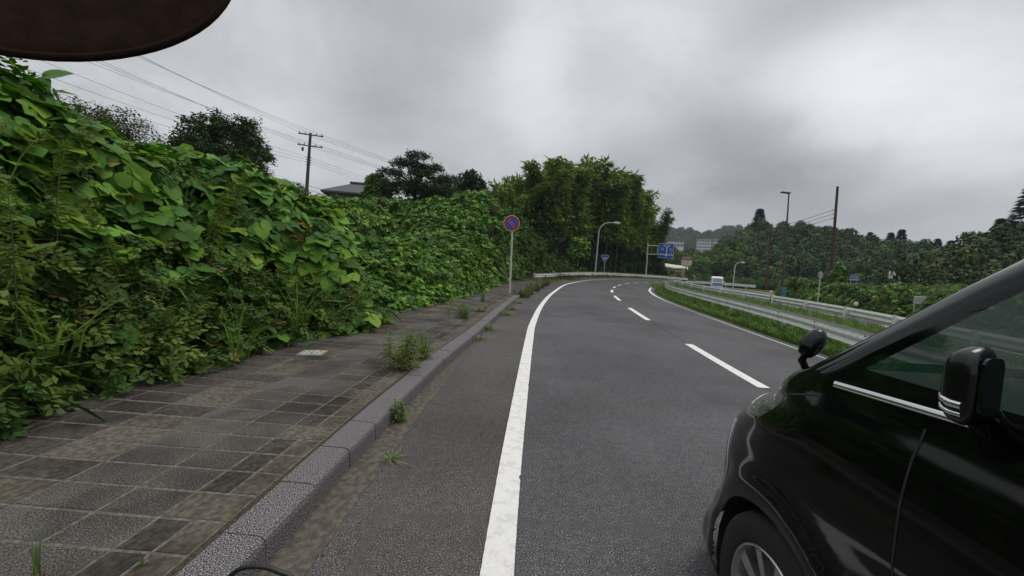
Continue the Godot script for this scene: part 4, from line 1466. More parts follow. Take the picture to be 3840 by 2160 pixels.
func make_rails():
	var bq := G.new()
	bq.lathe([Vector2(0.001, -0.016), Vector2(0.016, -0.012), Vector2(0.016, 0.012), Vector2(0.001, 0.016)], 8)
	M.bolt_mesh = bq.mesh()
	var r: Node3D = guard_rail("guard_rail", "pale galvanised guard rail nearest the road on the grassy median", rail_near, -1.0, 2.1, 0.33, 3.2, 0.35)
	r = guard_rail("guard_rail", "second guard rail on the far side of the median, seen from the back", rail_far, 1.0, 3.1, 0.34, 3.2, 0.4)
	r = guard_rail("guard_rail", "weathered guard rail round the outside of the left bend", rail_left, 1.0, 3.0, 0.30, 3.2, 0.35)
	var g := G.new()       # folded end piece of the left rail
	g.box(Vector3(1.62, 0.43, -30.45), Vector3(0.20, 0.36, 0.12), Basis(Vector3.UP, -0.4), 0.02)
	obj("end_piece", g.mesh(), M.pole_white, r)
	var of := smooth_path(v3([43.5, -0.42, -71.5, 40.5, -0.42, -77.0, 36, -0.42, -78.6, 31, -0.42, -79.0, 22, -0.42, -79]), 60)
	guard_rail("guard_rail", "distant guard rail on the outer side of the opposite carriageway", of, -1.0, 4.0, 0.5, 6.0, 0.5)
	# round delineators
	for e in [[Vector3(13.28, 0.30, -15.4), "cream round reflector on a short stalk on the nearer post of the far guard rail", M.reflector], [Vector3(14.45, 0.30, -22.3), "small round reflector on the far guard rail behind the middle of the median", M.reflector], [Vector3(9.42, 0.0, -15.6), "orange round reflector low in the grass between the two median rails", M.orange]]:
		var o := thing("reflector", e[1], "reflector", e[0], -0.2)
		var q := G.new()
		q.tube([Vector3(0, -0.35, 0), Vector3(0, 0.10, 0)], [0.018, 0.018], 8)
		obj("stalk", q.mesh(), M.pole_dark, o)
		q = G.new()
		q.lathe([Vector2(0.001, -0.022), Vector2(0.075, -0.022), Vector2(0.085, -0.01), Vector2(0.085, 0.012), Vector2(0.06, 0.026), Vector2(0.001, 0.032)], 18, Basis(Vector3.RIGHT, PI / 2), Vector3(0, 0.17, 0))
		obj("lens", q.mesh(), e[2], o)

# ---------------------------------------------------------------- grass and weeds
func make_grass():
	var t := [tuft(11, 0.30, 0.20, 0.007, 1), tuft(11, 0.38, 0.26, 0.008, 2), tuft(9, 0.24, 0.24, 0.009, 3)]
	var scs := [Scatter.new(), Scatter.new(), Scatter.new()]
	var edge := smooth_path(right_edge, 400)
	var far := smooth_path(rail_far, 400)
	for k in 17000:
		var f := pow(rng.randf(), 0.75)
		var i := int(f * 399)
		var a: Vector3 = edge[i]
		# the point of the far rail abreast of it
		var b := Vector3(table([-46.5, 24, -43, 18.3, -39.5, 16.3, -28.5, 14.8, -20.5, 14.25, -11.9, 12.2, -2, 9.9, 10, 8.5], a.z), 0, a.z)
		var w := pow(rng.randf(), 1.15)
		var p := a.lerp(b, w)
		if a.z < -30: p = a + Vector3(rng.randf_range(0.1, 5.0), 0, -rng.randf_range(-1.5, 2.0))
		else: p += Vector3(0.1, 0, 0)
		p.y = terrain_y(p.x, p.z) + 0.0
		if w < 0.05: p.y += 0.05
		var big := 0.75 + 0.7 * smoothstep(0.02, 0.2, w) + 0.35 * noise.get_noise_2d(p.x * 40.0, p.z * 40.0)
		var q := rng.randf_range(0.75, 1.25)
		var c := Color(0.105, 0.20, 0.042) if rng.randf() < 0.72 else Color(0.17, 0.21, 0.06)
		scs[rng.randi() % 3].add(Transform3D(Basis(Vector3.UP, rng.randf() * TAU).scaled(Vector3.ONE * big * rng.randf_range(0.7, 1.15)), p), Color(c.r * q, c.g * q, c.b * q))
	var root := thing("median_grass", "long green grass filling the median between the two guard rails", "grass")
	root.set_meta("kind", "stuff")
	for j in 3: scatter("blades", scs[j], t[j], M.grass, root)
	# yellowed weeds along the left rail and the end of the kerb
	scs = [Scatter.new(), Scatter.new(), Scatter.new()]
	var gu := smooth_path(gutter_edge, 600)
	for k in 1500:
		var i := rng.randi_range(0, 560)
		var p: Vector3 = gu[i]
		if p.z > -15.5 or p.z < -52: continue
		var d: Vector3 = (gu[i + 1] - p).normalized()
		var lf := Vector3(d.z, 0, -d.x)
		var w := 0.1 + rng.randf() * 2.3 if p.z < -26 else -0.1 + absf(rng.randfn(0.25, 0.2))
		if noise.get_noise_2d(p.x * 70.0 + w * 30.0, p.z * 70.0) < -0.05: continue
		p += lf * w + Vector3(0, 0.02 + (w / 2.6 * 0.2 if p.z < -26 else 0.0), 0)
		var q := rng.randf_range(0.7, 1.2)
		var c := Color(0.095, 0.120, 0.036) if rng.randf() < 0.6 else Color(0.145, 0.135, 0.06)
		scs[rng.randi() % 3].add(Transform3D(Basis(Vector3.UP, rng.randf() * TAU).scaled(Vector3.ONE * rng.randf_range(0.5, 1.5)), p), Color(c.r * q, c.g * q, c.b * q))
	root = thing("verge_weeds", "yellowish weeds growing along the end of the kerb and under the left guard rail", "weeds")
	root.set_meta("kind", "stuff")
	for j in 3: scatter("blades", scs[j], t[j], M.grass, root)

func weed_clump(label: String, at: Vector3, h: float, spread: float, n: int, green: float, heads := 0, cat := "weeds", group := ""):
	var o := thing("weed_clump", label, cat, at, rng.randf() * 6.0, group)
	var sd := rng.randi() % 1000
	var g1 := mat(lin(lerpf(0.16, 0.085, green), lerpf(0.155, 0.15, green), 0.045), 0.6)
	g1.cull_mode = BaseMaterial3D.CULL_DISABLED
	g1.backlight_enabled = true
	g1.backlight = Color(0.4, 0.5, 0.2)
	obj("blades", tuft(n, h, spread, 0.0045 + h * 0.004, sd), g1, o)
	obj("short_blades", tuft(int(n * 0.8), h * 0.55, spread * 1.3, 0.004 + h * 0.004, sd + 1), M.straw, o)
	for k in heads:
		var r := Vector3(rng.randf_range(-0.5, 0.5) * spread, 0, rng.randf_range(-0.5, 0.5) * spread)
		var hh := h * rng.randf_range(0.8, 1.25)
		var s := obj("stalk", weed_stem(hh, sd + 10 + k), M.stem, o)
		s.position = r
		var l := obj("leaves", weed_mesh(hh, 26, 0.13 * clampf(h * 2.0, 0.5, 1.2), sd + 10 + k, 0.010), g1, o)
		l.position = r

func make_weeds():
	weed_clump("biggest clump of tall seeding weeds between the sidewalk and the near kerb", Vector3(-1.20, 0.12, -4.45), 0.44, 0.26, 60, 0.45, 7)
	weed_clump("weeds right behind the biggest clump at the kerb", Vector3(-1.06, 0.12, -5.0), 0.36, 0.20, 34, 0.55, 3)
	weed_clump("tall weeds at the kerb about halfway to the round sign", Vector3(-1.0, 0.12, -8.7), 0.36, 0.28, 46, 0.55, 5)
	weed_clump("low weeds at the kerb just past the halfway clump", Vector3(-0.78, 0.12, -9.9), 0.22, 0.3, 40, 0.6, 2)
	weed_clump("thin stalky weed standing in the sidewalk before the round sign", Vector3(-0.90, 0.12, -12.3), 0.35, 0.14, 18, 0.5, 3)
	weed_clump("small green weed growing out of the kerb foot in the gutter", Vector3(-0.90, 0.0, -3.32), 0.17, 0.08, 26, 0.9, 3)
	weed_clump("star shaped crabgrass tuft lying in the nearest gutter", Vector3(-0.77, 0.0, -2.66), 0.05, 0.13, 24, 0.95)
	weed_clump("straggling grass in the gutter below the halfway clump", Vector3(-0.52, 0.0, -7.0), 0.13, 0.26, 34, 0.5)
	weed_clump("taller straggling grass in the gutter past the first one", Vector3(-0.42, 0.0, -8.1), 0.22, 0.32, 48, 0.5)
	weed_clump("bright grass in the gutter halfway to the sign post", Vector3(-0.12, 0.0, -10.4), 0.2, 0.3, 46, 0.7)
	weed_clump("second bright grass in the gutter nearer the sign post", Vector3(0.05, 0.0, -11.7), 0.2, 0.3, 46, 0.65)
	weed_clump("grass spilling from the gutter at the sign post", Vector3(0.28, 0.0, -13.6), 0.22, 0.32, 46, 0.55)
	weed_clump("blurred bright grass blades at the bottom left corner of the view", Vector3(-1.72, 0.12, -1.42), 0.20, 0.05, 6, 1.0)
	weed_clump("single short blade in a paving joint near the bottom edge", Vector3(-1.40, 0.12, -1.50), 0.09, 0.02, 3, 1.0)
	# tall stalks with leafy tops standing on the sidewalk edge
	for e in [[Vector3(-1.28, 0.12, -8.3), 0.62, "thin bare stalk standing beside the halfway kerb weeds"], [Vector3(-1.15, 0.12, -11.1), 0.95, "tallest single weed with a leafy top in front of the kudzu slope"], [Vector3(-1.5, 0.12, -10.2), 0.5, "short reddish stalk left of the tallest single weed"]]:
		var o := thing("single_weed", e[2], "weed", e[0], rng.randf() * 6.0)
		obj("stalk", weed_stem(e[1], int(e[1] * 100)), M.stem, o)
		obj("leaves", weed_mesh(e[1], 34, 0.10, int(e[1] * 100)), M.leaf_tones[1], o)
	# goldenrod-like weeds leaning out of the near thicket
	var spots := [[-3.62, 0.9, -2.9, 1.15, "feathery tall weed lowest at the left edge of the thicket"], [-3.95, 1.35, -3.5, 1.2, "feathery tall weed in the middle left of the thicket"], [-3.75, 1.0, -3.9, 1.05, "olive feathery weed at the middle of the near thicket"], [-4.35, 1.75, -4.1, 1.05, "feathery weed just under the bright crest leaves"],
		[-3.7, 1.5, -4.9, 1.0, "feathery weed right of centre in the near thicket"], [-4.0, 1.8, -5.6, 0.95, "feathery weed below the right hand bright leaves"], [-3.35, 0.35, -3.75, 0.75, "short feathery weed close to the paving edge"], [-3.3, 0.3, -4.55, 0.7, "second short feathery weed close to the paving edge"], [-3.15, 0.5, -5.4, 0.65, "small feathery weed above the access cover"],
		[-4.7, 2.35, -3.2, 0.85, "upright dark weed standing on the crest at the far left"], [-4.95, 2.5, -5.2, 0.8, "thin weed standing on the crest among bright leaves"]]
	for s in spots:
		var o := thing("feathery_weed", s[4], "weed", Vector3(s[0], s[1] - 0.3, s[2]), rng.randf() * 6.0)
		var sd := int(s[3] * 1000) + int(s[2] * 10)
		obj("stalk", weed_stem(s[3], sd), M.stem, o)
		obj("leaves", weed_mesh(s[3], 110, 0.13, sd, 0.008), M.weed_tones[rng.randi() % 3], o)
		o.rotation.z = -rng.randf_range(0.05, 0.35)
	# arching blades of tall grass at the foot of the thicket
	var bl := [[-3.05, 0.15, -4.4, 0.75, "arching broad grass blades hanging over the dark paving edge"], [-3.0, 0.35, -5.6, 0.9, "striped drooping grass blades left of the access cover"], [-2.75, 0.4, -6.5, 0.85, "drooping grass blades at the corner of the near thicket"], [-3.45, 0.5, -3.0, 0.8, "arching grass blades low at the left edge of the view"], [-4.3, 2.2, -2.6, 0.9, "spiky bamboo grass at the top left of the thicket"], [-4.2, 1.5, -3.1, 0.9, "spiky bamboo grass in the dark left part of the thicket"]]
	for s in bl:
		var o := thing("grass_clump", s[4], "grass", Vector3(s[0], s[1], s[2]), rng.randf() * 6.0)
		obj("blades", tuft(10, s[3], s[3] * 0.95, 0.011, int(s[3] * 100) + int(s[2] * 7)), M.leaf_tones[1 + rng.randi() % 2], o)
		obj("inner_blades", tuft(12, s[3] * 0.7, s[3] * 0.8, 0.008, 7 + int(s[2] * 9)), M.leaf_tones[2], o)
# ---------------------------------------------------------------- signs, lamps, poles
func disc(g: G, r0: float, r1: float, z: float, n := 40):       # flat ring facing +z
	for k in n:
		var a := TAU * k / n
		var b := TAU * (k + 1) / n
		g.quad(Vector3(cos(a) * r0, sin(a) * r0, z), Vector3(cos(a) * r1, sin(a) * r1, z), Vector3(cos(b) * r1, sin(b) * r1, z), Vector3(cos(b) * r0, sin(b) * r0, z))

func round_rect(w: float, h: float, r: float) -> PackedVector2Array:
	var o := PackedVector2Array()
	for c in [[1, 1, 0], [-1, 1, 1], [-1, -1, 2], [1, -1, 3]]:
		for k in 5:
			var a: float = (c[2] + k / 4.0) * PI / 2
			o.append(Vector2(c[0] * (w / 2 - r) + cos(a) * r, c[1] * (h / 2 - r) + sin(a) * r))
	return o

func text(called: String, s: String, h: float, at: Vector3, m: Material, parent: Node, bold := true):
	var t := TextMesh.new()
	var f := SystemFont.new()
	f.font_names = PackedStringArray(["Droid Sans"])
	f.font_weight = 700 if bold else 400
	t.font = f
	t.text = s
	t.font_size = 64
	t.pixel_size = h / 46.0
	t.depth = 0.004
	var o := obj(called, t, m, parent)
	o.position = at
	return o

func make_signs():
	# no parking
	var o := thing("no_parking_sign", "round red and blue no parking sign on a white post at the sidewalk edge", "road sign", Vector3(-0.08, 0.11, -16.1), 0.02)
	var g := G.new()
	g.tube([Vector3(0, -0.2, -0.04), Vector3(-0.015, 1.5, -0.04), Vector3(-0.03, 3.0, -0.04)], [0.038, 0.038, 0.038], 14)
	obj("post", g.mesh(), M.pole_white, o)
	var c := Vector3(-0.07, 2.82, 0)
	g = G.new()
	g.lathe([Vector2(0.001, -0.012), Vector2(0.315, -0.012), Vector2(0.322, -0.004), Vector2(0.318, 0.0), Vector2(0.001, 0.0)], 44, Basis(Vector3.RIGHT, PI / 2), c)
	obj("plate", g.mesh(), M.sign_rim, o)
	g = G.new(); disc(g, 0.205, 0.298, 0.003)
	var p := obj("red_ring", g.mesh(), M.sign_red, o); p.position = c
	g = G.new(); disc(g, 0.0, 0.205, 0.003)
	p = obj("blue_field", g.mesh(), M.sign_blue, o); p.position = c
	g = G.new(); g.box(Vector3.ZERO, Vector3(0.42, 0.062, 0.002), Basis(Vector3.BACK, -PI / 4))
	p = obj("red_slash", g.mesh(), M.sign_red, o); p.position = c + Vector3(0, 0, 0.0065)
	for s in [-1, 1]:
		g = G.new(); g.box(Vector3.ZERO, Vector3(0.39, 0.006, 0.001), Basis(Vector3.BACK, -PI / 4))
		p = obj("white_line", g.mesh(), M.white, o); p.position = c + Vector3(s * 0.027, s * 0.027, 0.0045)
	for dy in [-0.12, 0.12]:
		g = G.new(); g.box(Vector3(-0.045, 2.82 + dy, -0.03), Vector3(0.20, 0.03, 0.025), Basis.IDENTITY, 0.004)
		obj("clamp", g.mesh(), M.grey_plate, o)
	# route number shield
	o = thing("route_sign", "small blue shield shaped route sign on a thin post behind the left guard rail", "road sign", Vector3(10.25, 0.25, -45.1), -0.12)
	o.scale = Vector3(0.72, 0.72, 0.72)
	g = G.new()
	g.tube([Vector3(0, -0.5, -0.05), Vector3(0, 3.1, -0.05)], [0.05, 0.05], 10)
	obj("post", g.mesh(), M.pole_white, o)
	var tri := [Vector2(-0.50, 0.36), Vector2(0.50, 0.36), Vector2(0.0, -0.52)]
	var shield := PackedVector2Array()
	for k in 3:
		var q: Vector2 = tri[k] * 0.66
		var a0: float = [PI, PI / 2 - 0.15, -PI / 2 + 0.52][k]
		var a1: float = [PI / 2 + 0.15, -0.5, -PI / 2 - 0.52][k]
		if k == 0: a0 = PI + 0.5
		for e in 6:
			var a := lerpf(a0, a1, e / 5.0)
			shield.append(q + Vector2(cos(a), sin(a)) * 0.25)
	var c2 := Vector3(0, 2.95, 0)
	for L in [["plate", 1.0, 0.0, 0.02, M.white], ["blue_field", 0.90, 0.012, 0.006, M.sign_blue]]:
		var q := PackedVector2Array()
		for v in shield: q.append(v * L[1])
		g = G.new(); g.poly(q, Basis.IDENTITY, c2 + Vector3(0, 0, L[2]), L[3])
		obj(L[0], g.mesh(), L[4], o)
	text("route_number", "295", 0.30, c2 + Vector3(0, -0.02, 0.018), M.white, o)
	text("small_lettering", "ROUTE", 0.10, c2 + Vector3(0, -0.26, 0.018), M.white, o)
	# overhead guide sign
	o = thing("guide_sign", "large blue guide sign with white arrows on a cantilever post at the bamboo edge", "road sign", Vector3(16.6, 0.42, -50.0), -0.18)
	o.scale = Vector3.ONE * 0.893
	g = G.new()
	g.tube([Vector3(0, -0.4, 0), Vector3(0.0, 2.0, 0), Vector3(-0.05, 4.75, 0)], [0.11, 0.10, 0.085], 12)
	obj("post", g.mesh(), M.pole_white, o)
	for y in [4.35, 3.15]:
		g = G.new(); g.tube([Vector3(0, y, 0), Vector3(1.4, y + 0.03, 0), Vector3(3.3, y, 0)], [0.06, 0.055, 0.05], 10)
		obj("arm", g.mesh(), M.pole_white, o)
	g = G.new(); g.tube([Vector3(1.28, 3.16, 0), Vector3(1.28, 4.37, 0)], [0.045, 0.045], 8)
	obj("strut", g.mesh(), M.pole_white, o)
	var bc := Vector3(2.42, 3.72, 0.10)
	g = G.new(); g.poly(round_rect(1.96, 2.0, 0.08), Basis.IDENTITY, bc, 0.05)
	obj("plate", g.mesh(), M.white, o)
	g = G.new(); g.poly(round_rect(1.90, 1.94, 0.07), Basis.IDENTITY, bc + Vector3(0, 0, 0.026), 0.008)
	obj("blue_field", g.mesh(), M.guide_blue, o)
	var z := bc + Vector3(0, 0, 0.034)
	for b in [[0.08, -0.18, 0.11, 1.15], [-0.32, -0.50, 0.62, 0.10], [0.50, -0.56, 0.66, 0.10]]:
		g = G.new(); g.box(z + Vector3(b[0], b[1], 0), Vector3(b[2], b[3], 0.006))
		obj("arrow_bar", g.mesh(), M.white, o)
	for a in [[0.08, 0.44, 0.0], [-0.66, -0.50, 1.57], [0.86, -0.56, -1.57]]:
		g = G.new(); g.poly(PackedVector2Array([Vector2(-0.13, 0), Vector2(0.13, 0), Vector2(0, 0.16)]), Basis(Vector3.BACK, a[2]), z + Vector3(a[0], a[1], 0), 0.006)
		obj("arrow_head", g.mesh(), M.white, o)
	g = G.new(); disc(g, 0.09, 0.16, 0.005, 24)
	p = obj("roundel", g.mesh(), M.white, o); p.position = z + Vector3(0.02, -0.58, 0.002)
	for b in [[-0.30, 0.78, 0.20], [0.02, 0.80, 0.16], [0.34, 0.78, 0.22], [-0.22, 0.64, 0.34], [0.30, 0.64, 0.44], [-0.66, 0.34, 0.15], [-0.42, 0.32, 0.15], [-0.50, 0.14, 0.36], [0.08, 0.36, 0.2], [0.52, 0.30, 0.15], [0.74, 0.24, 0.16], [0.55, 0.08, 0.14], [0.76, -0.04, 0.15], [0.62, -0.30, 0.36]]:
		g = G.new()
		var w: float = b[2]
		if w > 0.3: g.box(z + Vector3(b[0], b[1], 0), Vector3(w, 0.055, 0.005))
		else:       # stroke pairs of unreadable characters
			g.box(z + Vector3(b[0], b[1] + 0.055, 0), Vector3(w, 0.03, 0.005))
			g.box(z + Vector3(b[0], b[1] - 0.045, 0), Vector3(w * 0.8, 0.03, 0.0052))
			g.box(z + Vector3(b[0], b[1], 0), Vector3(0.03, 0.17, 0.0054))
		obj("character", g.mesh(), M.white, o)
	# back of a round sign
	o = thing("round_sign_back", "grey back of a round road sign on a white post among the far bushes", "road sign", Vector3(27.55, -1.1, -36.0), 0.0)
	g = G.new(); g.tube([Vector3(0, -0.2, 0.05), Vector3(0.0, 3.05, 0.05)], [0.045, 0.045], 12)
	obj("post", g.mesh(), M.pole_white, o)
	g = G.new()
	g.lathe([Vector2(0.001, -0.01), Vector2(0.33, -0.01), Vector2(0.34, 0.0), Vector2(0.33, 0.012), Vector2(0.001, 0.012)], 36, Basis(Vector3.UP, 0.25) * Basis(Vector3.RIGHT, PI / 2), Vector3(0.06, 2.74, -0.02))
	obj("plate", g.mesh(), M.grey_plate, o)
	for dy in [-0.14, 0.14]:
		g = G.new(); g.box(Vector3(0.06, 2.74 + dy, 0.02), Vector3(0.42, 0.035, 0.03), Basis(Vector3.UP, 0.25), 0.004)
		obj("clamp", g.mesh(), M.pole_white, o)
	# boards along the far side
	board("blue_board", "blue and white striped board on two posts beyond the far bushes", Vector3(38.3, -1.1, -45.0), -0.2, 1.0, 0.62, 2.72, M.board_blue, [[0.0, 0.04, 0.9, 0.15, M.pale_blue], [0.0, -0.22, 0.96, 0.14, M.pale_white], [0.05, 0.22, 0.8, 0.06, M.pale_blue]], 2)
	board("notice_board", "weathered white notice board half sunk in the far bushes", Vector3(25.0, -1.1, -24.5), -0.45, 0.56, 0.46, 1.47, M.pale_white, [[0.02, 0.10, 0.5, 0.028, M.pole_grey], [0.0, 0.0, 0.5, 0.024, M.pole_grey], [-0.02, -0.07, 0.42, 0.022, M.pole_grey], [0.18, -0.17, 0.2, 0.12, M.faded_green]], 1)
	board("green_board", "small white board with a green lower half far off right of the pole", Vector3(57.5, -1.0, -60.0), -0.4, 0.8, 1.05, 2.6, M.pale_white, [[0.02, -0.1, 0.66, 0.55, M.faded_green]], 2)
	board("tan_board", "small tan and green board far off, half hidden behind the far bushes", Vector3(60.4, -1.0, -60.0), -0.4, 0.9, 1.1, 2.75, M.pale_tan, [[0.02, -0.25, 0.6, 0.35, M.faded_green]], 2)
	board("orange_board", "little tilted orange and white board over the far bushes", Vector3(43.0, -1.0, -41.8), -0.5, 0.5, 0.35, 2.6, M.orange, [[-0.12, -0.02, 0.2, 0.2, M.pale_white]], 1)
	board("marker_board", "tiny white and black marker board left of the small van", Vector3(30.5, -1.1, -67.5), -0.3, 0.42, 0.62, 1.5, M.pale_white, [[0.0, 0.06, 0.28, 0.22, M.black_plastic]], 1)
	# shop sign and hoarding at the end of the view
	o = thing("shop_sign", "arched brown and white shop sign on a brown pole beside the cream roof", "sign", Vector3(35.1, -0.9, -81.5), -0.35)
	g = G.new(); g.tube([Vector3(0, -0.3, 0), Vector3(0, 3.4, 0)], [0.14, 0.12], 10)
	obj("post", g.mesh(), M.rust, o)
	g = G.new(); g.box(Vector3(0, 3.35, 0), Vector3(1.5, 0.3, 0.3), Basis.IDENTITY, 0.05)
	obj("bracket", g.mesh(), M.pale_tan, o)
	g = G.new(); g.box(Vector3(0.05, 4.0, 0), Vector3(1.95, 1.0, 0.3), Basis.IDENTITY, 0.03)
	obj("lower_panel", g.mesh(), M.pale_white, o)
	var arch := PackedVector2Array([Vector2(-1.12, 0), Vector2(1.12, 0)])
	for k in 11: arch.append(Vector2(1.12 - 2.24 * k / 10.0, 0.55 + 0.25 * sin(PI * k / 10.0)))
	g = G.new(); g.poly(arch, Basis.IDENTITY, Vector3(0.05, 4.52, 0.02), 0.36)
	obj("upper_panel", g.mesh(), M.sign_brown, o)
	for b in [[-0.45, 4.9, 0.5], [0.35, 4.92, 0.6]]:
		g = G.new(); g.box(Vector3(b[0], b[1], 0.205), Vector3(b[2], 0.22, 0.01))
		obj("lettering", g.mesh(), M.pale_tan, o)
	for b in [[-0.3, 4.12, 0.9], [0.2, 3.88, 0.8]]:
		g = G.new(); g.box(Vector3(b[0], b[1], 0.155), Vector3(b[2], 0.12, 0.01))
		obj("lettering", g.mesh(), M.pale_blue, o)
	o = thing("roadside_shed", "low grey shed with a sagging cream roof at the end of the left guard rail", "shed", Vector3(33.2, -0.5, -85.2), -0.36)
	g = G.new(); g.box(Vector3(0, 1.0, 0), Vector3(6.6, 2.4, 3.4), Basis.IDENTITY, 0.02)
	obj("wall", g.mesh(), M.shed_wall, o)
	var rr := []
	for k in 15:
		var row := []
		for e in 9:
			var f := k / 14.0
			var q := e / 8.0
			row.append(Vector3(lerpf(-3.6, 3.5, f), 2.35 + 1.15 * sin(PI * (0.12 + 0.66 * q)) * (1.0 - 0.28 * f) - 0.3 * f + 0.05 * sin(f * 17.0) * (1.0 - q), lerpf(2.1, -2.0, q)))
		rr.append(row)
	g = G.new(); g.grid(rr, true)
	for k in 14: g.quad(rr[k][0] - Vector3(0, 0.25, 0), rr[k + 1][0] - Vector3(0, 0.25, 0), rr[k + 1][0], rr[k][0])
	obj("roof", g.mesh(), M.cream, o)
	g = G.new(); g.box(Vector3(2.55, 1.35, 1.78), Vector3(1.25, 1.55, 0.06), Basis.IDENTITY, 0.01)
	obj("poster", g.mesh(), M.pale_white, o)
	for b in [[2.75, 1.2, 0.5, 0.8, M.faded_red], [2.25, 1.55, 0.3, 0.5, M.faded_green]]:
		g = G.new(); g.box(Vector3(b[0], b[1], 1.815), Vector3(b[2], b[3], 0.012))
		obj("poster_print", g.mesh(), b[4], o)

func board(called: String, label: String, at: Vector3, turn: float, w: float, h: float, yc: float, m: Material, marks: Array, posts: int):
	var o := thing(called, label, "board", at, turn)
	var g := G.new(); g.box(Vector3(0, yc, 0), Vector3(w, h, 0.04), Basis.IDENTITY, 0.008)
	obj("panel", g.mesh(), m, o)
	for k in marks:
		g = G.new(); g.box(Vector3(k[0], yc + k[1], 0.021), Vector3(k[2], k[3], 0.006))
		obj("marking", g.mesh(), k[4], o)
	for k in posts:
		var x := -w * 0.36 if posts == 1 else (-w * 0.28 if k == 0 else w * 0.28)
		g = G.new(); g.tube([Vector3(x, -0.3, -0.045), Vector3(x, yc + h * 0.3, -0.045)], [0.028, 0.028], 8)
		obj("post", g.mesh(), M.pole_white, o)

func curved_lamp(label: String, at: Vector3, turn: float, h: float, reach: float, r: float):
	var o := thing("street_lamp", label, "street lamp", at, turn)
	var g := G.new()
	var pts := [Vector3(0, -0.3, 0), Vector3(0.01 * h, h * 0.4, 0), Vector3(0.02 * h, h * 0.80, 0)]
	for k in 8:
		var a := PI / 2 * (k + 1) / 8.0
		pts.append(Vector3(0.02 * h + reach * 0.72 * (1 - cos(a)), h * 0.80 + h * 0.185 * sin(a), 0))
	pts.append(Vector3(0.02 * h + reach, h * 0.99, 0))
	var rad := []
	for k in pts.size(): rad.append(lerpf(r, r * 0.55, k / float(pts.size() - 1)))
	g.tube(pts, rad, 12)
	obj("pole", g.mesh(), M.pole_white, o)
	g = G.new()
	g.lathe([Vector2(0.01, -0.42), Vector2(0.10, -0.36), Vector2(0.16, -0.1), Vector2(0.15, 0.15), Vector2(0.08, 0.32), Vector2(0.03, 0.36)], 16, Basis(Vector3.BACK, PI / 2 - 0.05), Vector3(0.02 * h + reach + 0.28, h * 0.985, 0))
	obj("lamp_head", g.mesh(), M.pole_white, o)
	g = G.new()
	g.lathe([Vector2(0.001, -0.10), Vector2(0.08, -0.07), Vector2(0.12, 0.0)], 14, Basis.IDENTITY, Vector3(0.02 * h + reach + 0.32, h * 0.985 - 0.10, 0))
	obj("lamp_glass", g.mesh(), M.grey_plate, o)
	g = G.new(); g.box(Vector3(0.0, 0.7, r + 0.01), Vector3(r * 1.2, 0.45, 0.03), Basis.IDENTITY, 0.01)
	obj("access_door", g.mesh(), M.pole_white, o)

func wire_line(a: Vector3, b: Vector3, sag: float, r: float, label: String, group: String):
	var g := G.new()
	var pts := []
	for k in 13:
		var f := k / 12.0
		pts.append(a.lerp(b, f) - Vector3(0, sag * 4 * f * (1 - f), 0))
	g.tube(pts, [r], 5, false)
	tag(obj("overhead_wire", g.mesh(), M.wire), label, "wire", group)

